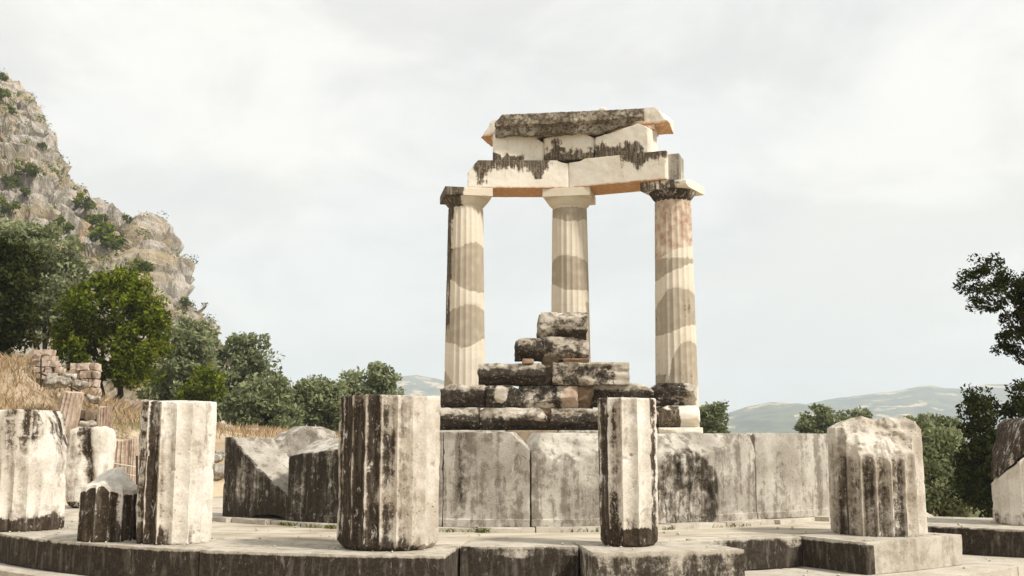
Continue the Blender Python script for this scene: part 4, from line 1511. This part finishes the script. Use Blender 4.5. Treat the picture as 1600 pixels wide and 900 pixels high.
column(0, 'left standing column with black stained capital and two grey patches',
       [[(690, 405), (706, 388), (725, 384), (744, 377), (762, 388), (762, 456), (737, 457), (717, 448), (708, 438), (690, 433)],
        [(690, 497), (707, 483), (727, 476), (743, 476), (764, 488), (764, 525), (747, 533), (733, 543), (720, 545), (713, 538), (690, 533)], [(690, 572), (708, 600), (690, 604)]], [],
       lambda V, n: 1.15 * sstep(-.20, -.33, V[:, 0]) * sstep(2.6, 3.3, V[:, 2]) + .55 * sstep(.0, -.2, V[:, 0]) * sstep(5.3, 5.6, V[:, 2]) - .25,
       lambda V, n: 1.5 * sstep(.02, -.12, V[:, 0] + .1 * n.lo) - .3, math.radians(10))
column(1, 'middle standing column half hidden by the rubble stack',
       [[(858, 320), (924, 320), (924, 338), (905, 345), (885, 347), (870, 340), (858, 334)], [(858, 420), (866, 402), (880, 398), (905, 402), (926, 411), (926, 452), (905, 455), (880, 452), (868, 445), (858, 438)],
        [(917, 470), (930, 470), (930, 560), (917, 560)]], [], lambda V, n: -.3 + 0 * n.lo, lambda V, n: -.3 + .2 * n.lo, math.radians(-11))
column(2, 'right standing column with reddish upper shaft and dark capital',
       [[(1015, 405), (1035, 404), (1090, 402), (1090, 408), (1053, 423), (1030, 435), (1015, 446)],
        [(1015, 513), (1030, 473), (1043, 453), (1057, 449), (1073, 452), (1094, 460), (1094, 505), (1063, 513), (1037, 523), (1015, 524)], [(1042, 604), (1050, 560), (1062, 537), (1080, 533), (1096, 540), (1096, 604)],
        [(1015, 585), (1040, 585), (1040, 604), (1015, 604)]],
       [[(1010, 290), (1095, 290), (1095, 378), (1050, 392), (1010, 416)]],
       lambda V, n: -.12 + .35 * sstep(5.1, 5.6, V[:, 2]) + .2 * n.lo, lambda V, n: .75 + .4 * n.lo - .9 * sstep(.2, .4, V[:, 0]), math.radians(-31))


# ------------------------------------------------------------------ entablature
def beam(name, p0, p1, z0, z1, depth, label, cat, mat, crust=None, red=None, amp=.006, rnd=.008, extra=None, vox=.024, joint=0.0, group=None):
    """a block whose inner face runs in plan from p0 to p1 (world X, Y); depth goes away from the temple centre"""
    p0, p1 = np.array(p0, float), np.array(p1, float)
    rot = math.atan2(p1[1] - p0[1], p1[0] - p0[0])
    w = float(np.hypot(*(p1 - p0)))
    m = (p0 + p1) / 2
    loc = np.array([m[0] - math.sin(rot) * depth / 2, m[1] + math.cos(rot) * depth / 2, z0])
    H = z1 - z0
    L = lambda px, py, y=-depth / 2: local(px, py, loc, rot, y)

    def fn(p, n):
        f = amp * n.lo + amp * .6 * n.mid + .003 * n.hi
        d = smax(np.abs(p[:, 0]) - w / 2 - .006 + f * .3, np.abs(p[:, 1]) - depth / 2 + f, rnd)
        d = smax(d, np.abs(p[:, 2] - H / 2) - H / 2 + f * .5, rnd)
        if joint:
            d = np.maximum(d, (np.abs(p[:, 0]) - w / 2 - p[:, 1] - depth / 2 + joint + .02 * n.mid) * .7)
        return extra(d, p, n, L, w, H) if extra else d
    return stone(name, fn, (-w / 2, -depth / 2 - .02, 0), (w / 2, depth / 2 + .02, H + .02), vox, mat, loc, rot, crust=(lambda V, n: crust(V, n, L, w, H)) if crust else None,
                 red=(lambda V, n: red(V, n, L, w, H)) if red else None, label=label, cat=cat, group=group)


def plan(px, Y):
    return at(px, 270, Y)[:2]


def entablature():
    a, b, c = plan(731, 21.70), plan(888.5, 21.72), plan(1041, 20.95)
    zA = ZTOP + .003
    zB = at(810, 250, 21.7)[2]
    AR = 'architrave beams on the columns'

    def soff_bounce(V, n, L, w, H):
        return 1.5 * sstep(.035, .01, V[:, 2])  # warm bounce light painted onto the soffit as orange

    def c1(V, n, L, w, H):
        x, z = V[:, 0], V[:, 2]
        s = 1.45 * sstep(H - .42 - .15 * n.mid, H + .02, z) * sstep(-.5, .1, .6 - np.abs(x + .1)) - .2
        s = s + 1.0 * sstep(.22, .02, np.abs(x + w / 2 - .27) + .06 * n.mid) * sstep(-.05, .1, z)
        s = s + 1.1 * sstep(.20, .03, np.abs(x - .40) + .04 * n.mid) * sstep(.15, .2, z)
        return s * sstep(-.2, -.40, V[:, 1])

    def x1(d, p, n, L, w, H):
        d = cut(d, p, n, (-w / 2 + .03, 0, H * .72), (-.75, -.1, .6), .02)
        return bite(d, p, n, (w / 2 - .04, -.45, H + .03), (.2, .3, .09), .01, .012)
    beam('architrave_block', a, b, zA, zB, .84, 'left architrave beam with black streaks', 'architrave', M_entab, c1, soff_bounce, extra=x1, joint=.018, group=AR)

    def c2(V, n, L, w, H):
        x, z = V[:, 0], V[:, 2]
        s = 1.35 * sstep(H - .40 - .15 * n.mid, H + .02, z) * sstep(-.3, .45, x) - .2
        s = s + 1.0 * sstep(.22, .05, np.abs(x - .42) + .1 * n.lo) * sstep(.1, .3, z) + .6 * sstep(.2, .05, np.hypot(x - .85, z - .1) + .1 * n.mid)
        return s * sstep(-.2, -.40, V[:, 1])
    beam('architrave_block', b + [.004, 0], c, zA, zB, .84, 'right architrave beam with a clean white face', 'architrave', M_entab, c2, soff_bounce,
         extra=lambda d, p, n, L, w, H: bite(d, p, n, (-w / 2 + .1, -.45, H + .03), (.3, .3, .08), .01, .012), joint=.018, group=AR)
    # rough outer end stone seen past the right beam
    beam('backing_block', plan(1041.5, 21.10), plan(1061, 21.02), zA + .002, zB - .04, .55, 'rough end stone behind the right architrave beam', 'stone block', M_ortho)
    # frieze course
    zF = zB + .004
    FR = 'frieze course blocks'

    def ff(x0, x1, ytop, Y0, Y1, lab, crust, extra):
        zt = at((x0 + x1) / 2, ytop, (Y0 + Y1) / 2)[2]
        beam('frieze_block', plan(x0, Y0), plan(x1, Y1), zF, zt, .55, lab, 'frieze block', M_entab, crust, None, .012, .012, extra, joint=.045, group=FR)
    ff(770.5, 850.5, 209, 21.78, 21.80, 'left frieze block with a sloping right shoulder', lambda V, n, L, w, H: .2 * n.lo + 1.4 * sstep(.22, .06, V[:, 2] + .12 * n.mid) * sstep(.3, -.1, V[:, 0]) + .05,
       lambda d, p, n, L, w, H: cut(d, p, n, L(830, 210), (.55, -.12, .8), .02, .02))
    ff(849, 928, 207, 21.80, 21.55, 'middle frieze block with black crust along its foot', lambda V, n, L, w, H: 1.25 * sstep(.40, .06, V[:, 2] + .10 * n.mid) + .9 * sstep(.22, .02, np.hypot(V[:, 0] + .23, (V[:, 2] - .35) * .6) + .05 * n.mid) - .2,
       lambda d, p, n, L, w, H: cut(cut(d, p, n, L(915, 209), (.5, -.2, .84), .02, .01), p, n, L(858, 216), (-.2, -.5, .8), .02, .01))
    ff(929, 1016, 196, 21.55, 21.10, 'right frieze block, the tallest, with black crust along its foot', lambda V, n, L, w, H: 1.3 * sstep(.42, .08, V[:, 2] + .1 * n.mid) * sstep(.58, .38, V[:, 0]) - .25,
       lambda d, p, n, L, w, H: cut(cut(d, p, n, L(950, 209), (-.22, -.2, .95), .02, .015), p, n, L(1010, 199), (.5, -.15, .85), .02, .01))
    # conglomerate backing of the cornice
    p0, p1 = plan(773, 21.60), plan(1008, 21.16)
    zc0 = at(780, 213, 21.65)[2]
    zc1 = at(780, 182, 21.65)[2]

    def xc(d, p, n, L, w, H):
        d = cut(d, p, n, (-w / 2 + .02, 0, H * .8), (-.75, -.1, .66), .01)
        # the lower edge climbs to the right over the tall frieze block
        low = -(p[:, 2] - (.02 + .20 * sstep(.5, w / 2, p[:, 0]) + .06 * n.lo + .03 * n.mid))
        d = np.maximum(d, np.where(p[:, 1] < .2, low, -1))
        d = np.maximum(d, -(p[:, 1] + .3 - .10 * sstep(H * .48, H * .40, p[:, 2] - .08 * sstep(.2, w / 2, p[:, 0]) + .02 * n.lo)))
        return d + .009 * n.hi + .003 * n.mid
    beam('cornice_backing', p0, p1, zc0, zc1 + .02, .6, 'long pitted brown grey conglomerate block on top', 'stone block', M_congl, lambda V, n, L, w, H: -.25 + .25 * n.lo, extra=xc, vox=.02, amp=.006, rnd=.012)
    # projecting cornice behind, its two ends seen past the conglomerate
    zk0 = at(760, 214, 22.2)[2]

    def xk(d, p, n, L, w, H):
        d = cut(d, p, n, (-w / 2 + .05, 0, H * .55), (-.8, -.2, .55), .03, .02)
        return cut(d, p, n, (w / 2 - .06, 0, H * .6), (.75, -.2, .6), .04, .03)
    cor = beam('cornice_block', plan(750, 22.15), plan(1046, 21.15), zk0, zk0 + .33, .85, 'pale cornice projecting at both ends of the top', 'cornice', M_entab, lambda V, n, L, w, H: .25 * sstep(.25, .42, V[:, 2]) + .2 * n.lo,
         lambda V, n, L, w, H: 1.2 * sstep(.06, .02, V[:, 2]), extra=xk, amp=.02)
    beam('cornice_block', plan(768, 22.12), plan(1024, 21.25), zk0 - .10, zk0 - .004, .6, 'narrow under moulding of the cornice', 'cornice', M_entab, None, lambda V, n, L, w, H: np.full(len(V), .9))
    for px, lab in ((853, 'tiny pale knob left on top of the cornice'), (942, 'tiny pale knob right on top of the cornice')):
        Y = 21.75 if px < 900 else 21.5
        zt = zc1 - .02
        q0 = plan(px - 5, Y)
        beam('corner_ornament', q0, plan(px + 5, Y - .03), zt, zt + (.11 if px < 900 else .17), .12, lab, 'knob', M_entab, amp=.01, vox=.015, rnd=.05)


entablature()


# ------------------------------------------------------------------ ruins on the left bank
def small_column(px, Y, R, ytop, ybase, label, lean=0.0, mat=M_pink, top_cut=None):
    zt, zb = at(px, ytop, Y)[2], at(px, ybase, Y)[2]
    X = at(px, (ytop + ybase) / 2, Y)[0]
    H = zt - zb
    f = flute_fn(R, H, 16, 0.14, 0.1, 0.08, wear=1.2, edge=.04)

    def fn(p, n):
        q = p.copy()
        q[:, 0] -= lean * q[:, 2]
        d = f(q, n)
        return cut(d, p, n, (0, 0, H * .97), top_cut or (.1, -.1, 1), .03, .02)
    w = R + abs(lean) * H
    stone('ruined_column', fn, (-w - .03, -R - .03, 0), (w + .03, R + .03, H + .03), .016, mat, (X, Y, zb), 0, label=label, cat='column', crust=lambda V, n: .25 + .4 * n.lo + (flute_stain(V, 16, .1, .4, int(px)) if not lean else 0))


small_column(91, 24.5, .26, 606, 740, 'leaning weathered fluted column on the left bank', lean=.16)
small_column(161, 23.2, .165, 632, 760, 'slender pinkish fluted column left of the white drum', top_cut=(.05, -.1, 1))
small_column(190, 25.0, .26, 684, 765, 'short brown drum beyond the rope')
small_column(208, 21.5, .13, 680, 800, 'thin pale fluted column peeping out behind the white drum')


def masonry(px0, px1, y0, y1, Y, courses, label, seed, step=0, mat=M_pink):
    """a small wall of squared blocks; step: how many pixels each course is shortened at its right end"""
    rs = np.random.RandomState(seed)
    c = at((px0 + px1) / 2, y1, Y)
    root = link('ruined_wall', None, None, c, 0, label, 'wall')
    dy = (y1 - y0) / courses
    for k in range(courses):
        yb, yt = y1 - k * dy, y1 - (k + 1) * dy
        x = px0
        xe = px1 - step * k
        while x < xe - 4:
            w = min(rs.uniform(11, 19), xe - x)
            if xe - x - w < 6:
                w = xe - x
            a, b = at(x, yb, Y), at(x + w, yt, Y)
            hx, hz = (b[0] - a[0]) / 2 - .006, (b[2] - a[2]) / 2 - .004
            dep = .22 + rs.uniform(-.012, .012)
            hx, hz = hx * rs.uniform(.93, 1.0), hz * rs.uniform(.86, 1.02)

            def fn(p, n, hx=hx, hz=hz, dep=dep):
                f = .045 * n.lo + .02 * n.mid
                d = smax(np.abs(p[:, 0]) - hx + f, np.abs(p[:, 1]) - dep + f, .008)
                return smax(d, np.abs(p[:, 2]) - hz + .6 * f, .008)
            stone('stone_block', fn, (-hx, -dep, -hz), (hx, dep, hz), .028, mat, ((a[0] + b[0]) / 2 - c[0], 0.2 + rs.uniform(-.04, .04), (a[2] + b[2]) / 2 - c[2]), rs.uniform(-.05, .05), parent=root,
                  crust=lambda V, n: -.1 + .5 * n.lo, fr=(4, 11, 26))
            x += w
    return root


masonry(52, 100, 545, 592, 27.5, 5, 'stepped pinkish wall end under the dark tree', 1, 6)
masonry(108, 150, 566, 618, 30, 4, 'pinkish ashlar wall left of the round tree trunks', 2, 0)
masonry(182, 232, 624, 668, 31, 3, 'smooth pinkish wall right of the round tree trunks', 3, 0)
masonry(86, 158, 640, 690, 26.5, 3, 'low brown wall behind the leaning column', 4, 0, M_mortar)
masonry(322, 372, 704, 745, 23.0, 4, 'grey dry stone wall glimpsed between the white drum and the split slab', 5, 0, M_ortho)


def rubble(px, py, Y, s, label, seed, mat=M_ortho):
    g = at(px, py, Y)
    z = max(g[2], gz(g[0], g[1])) - s * .15
    sx = [1, .8, .6]

    def fn(p, n):
        q = np.linalg.norm(p / (np.array(sx) * s) - np.array([0, 0, .9]), axis=1)
        d = (q - 1) * s * .6 + .05 * n.lo + .03 * n.mid
        return cut(d, p, n, (0, 0, s * .9), (.1, -.2, 1), .03, .02)
    stone('loose_stone', fn, (-s * 1.05, -s * .9, 0), (s * 1.05, s * .9, s * 1.15), s / 12, mat, (g[0], g[1], z), seed * .7, label=label, cat='stone', fr=(4, 10, 25), group='loose stones on the bank')


for i, (px, py, Y, s, lab) in enumerate([
        (106, 592, 27, .17, 'pale boulder on the bank above the leaning column'), (90, 603, 26, .30, 'flat pale stone capping the leaning column'), (128, 606, 27, .22, 'long pale stone beside the handrail'),
        (146, 628, 26.5, .20, 'pale stone at the foot of the handrail'), (190, 660, 30, .2, 'grey stone right of the round tree trunks'), (205, 663, 30, .18, 'small stone next to the grey one under the pink wall'),
        (135, 668, 24.0, .18, 'small pale block between the two ruined columns'), (344, 668, 33, .22, 'dark stone on the dry grass right of the white drum'), (352, 676, 33, .26, 'long dark stone below it on the dry grass'),
        (398, 680, 32, .24, 'pale flat stone in the dry grass behind the split slab'), (336, 750, 22.5, .18, 'brown stone beside the floor edge right of the white drum'), (338, 775, 22, .3, 'whitish stone at the floor edge right of the white drum'),
        (180, 765, 20, .28, 'bright stone behind the low dark fragment')]):
    rubble(px, py, Y, s, lab, i)


def posts_and_ropes():
    Y = 26.8
    root = link('handrail', None, None, at(64, 600, Y), 0, 'thin iron handrail climbing the left bank', 'handrail')
    o = np.array(at(64, 600, Y))
    pts = [at(64, 560, Y), at(64, 605, Y), at(112, 588, Y), at(112, 660, Y)]
    link('post', tube([((pts[0] - o, pts[1] - o), .018, .018)], M_iron, 'post'), root)
    link('post', tube([((pts[2] - o, pts[3] - o), .018, .018)], M_iron, 'post'), root)
    link('rail', tube([([at(*q, Y) - o for q in ((64, 583), (90, 596), (112, 606), (135, 618), (155, 630))], .022, .022)], M_iron, 'rail'), root)
    Y2 = 20.6
    b = at(150, 760, Y2)
    rt = link('rope_barrier', None, None, b, 0, 'two pale ropes of a barrier behind the low dark fragment', 'barrier')
    for ya, yb, yc in ((719, 724, 730), (734, 738, 744)):
        link('rope', tube([([at(150, ya, Y2) - b, at(178, yb, Y2) - b, at(215, yc, Y2 + .2) - b], .009, .009)], M_rope, 'rope', 5), rt)
    for px in (149, 214):
        link('post', tube([([at(px, 775, Y2) - b, at(px, 712, Y2) - b], .02, .02)], M_iron, 'post'), rt)


posts_and_ropes()


# ------------------------------------------------------------------ air
def haze():
    x0, x1, y0, y1, z0, z1 = -5200, 5200, -3300, 5200, -160, 330
    V = [(x, y, z) for z in (z0, z1) for y in (y0, y1) for x in (x0, x1)]
    F = [(0, 2, 3, 1), (4, 5, 7, 6), (0, 1, 5, 4), (2, 6, 7, 3), (0, 4, 6, 2), (1, 3, 7, 5)]
    m = bpy.data.materials.new('haze')
    m.use_nodes = True
    nt = m.node_tree
    nt.nodes.clear()
    out = N(nt, 'ShaderNodeOutputMaterial')
    v = N(nt, 'ShaderNodeVolumePrincipled')
    v.inputs['Color'].default_value = (0.81, 0.893, 0.985, 1)
    v.inputs['Density'].default_value = 0.00031
    v.inputs['Anisotropy'].default_value = 0.0
    nt.links.new(v.outputs[0], out.inputs['Volume'])
    link('haze', mesh_py('haze', V, F, m), kind='stuff', label='thin pale air over the valley')


haze()
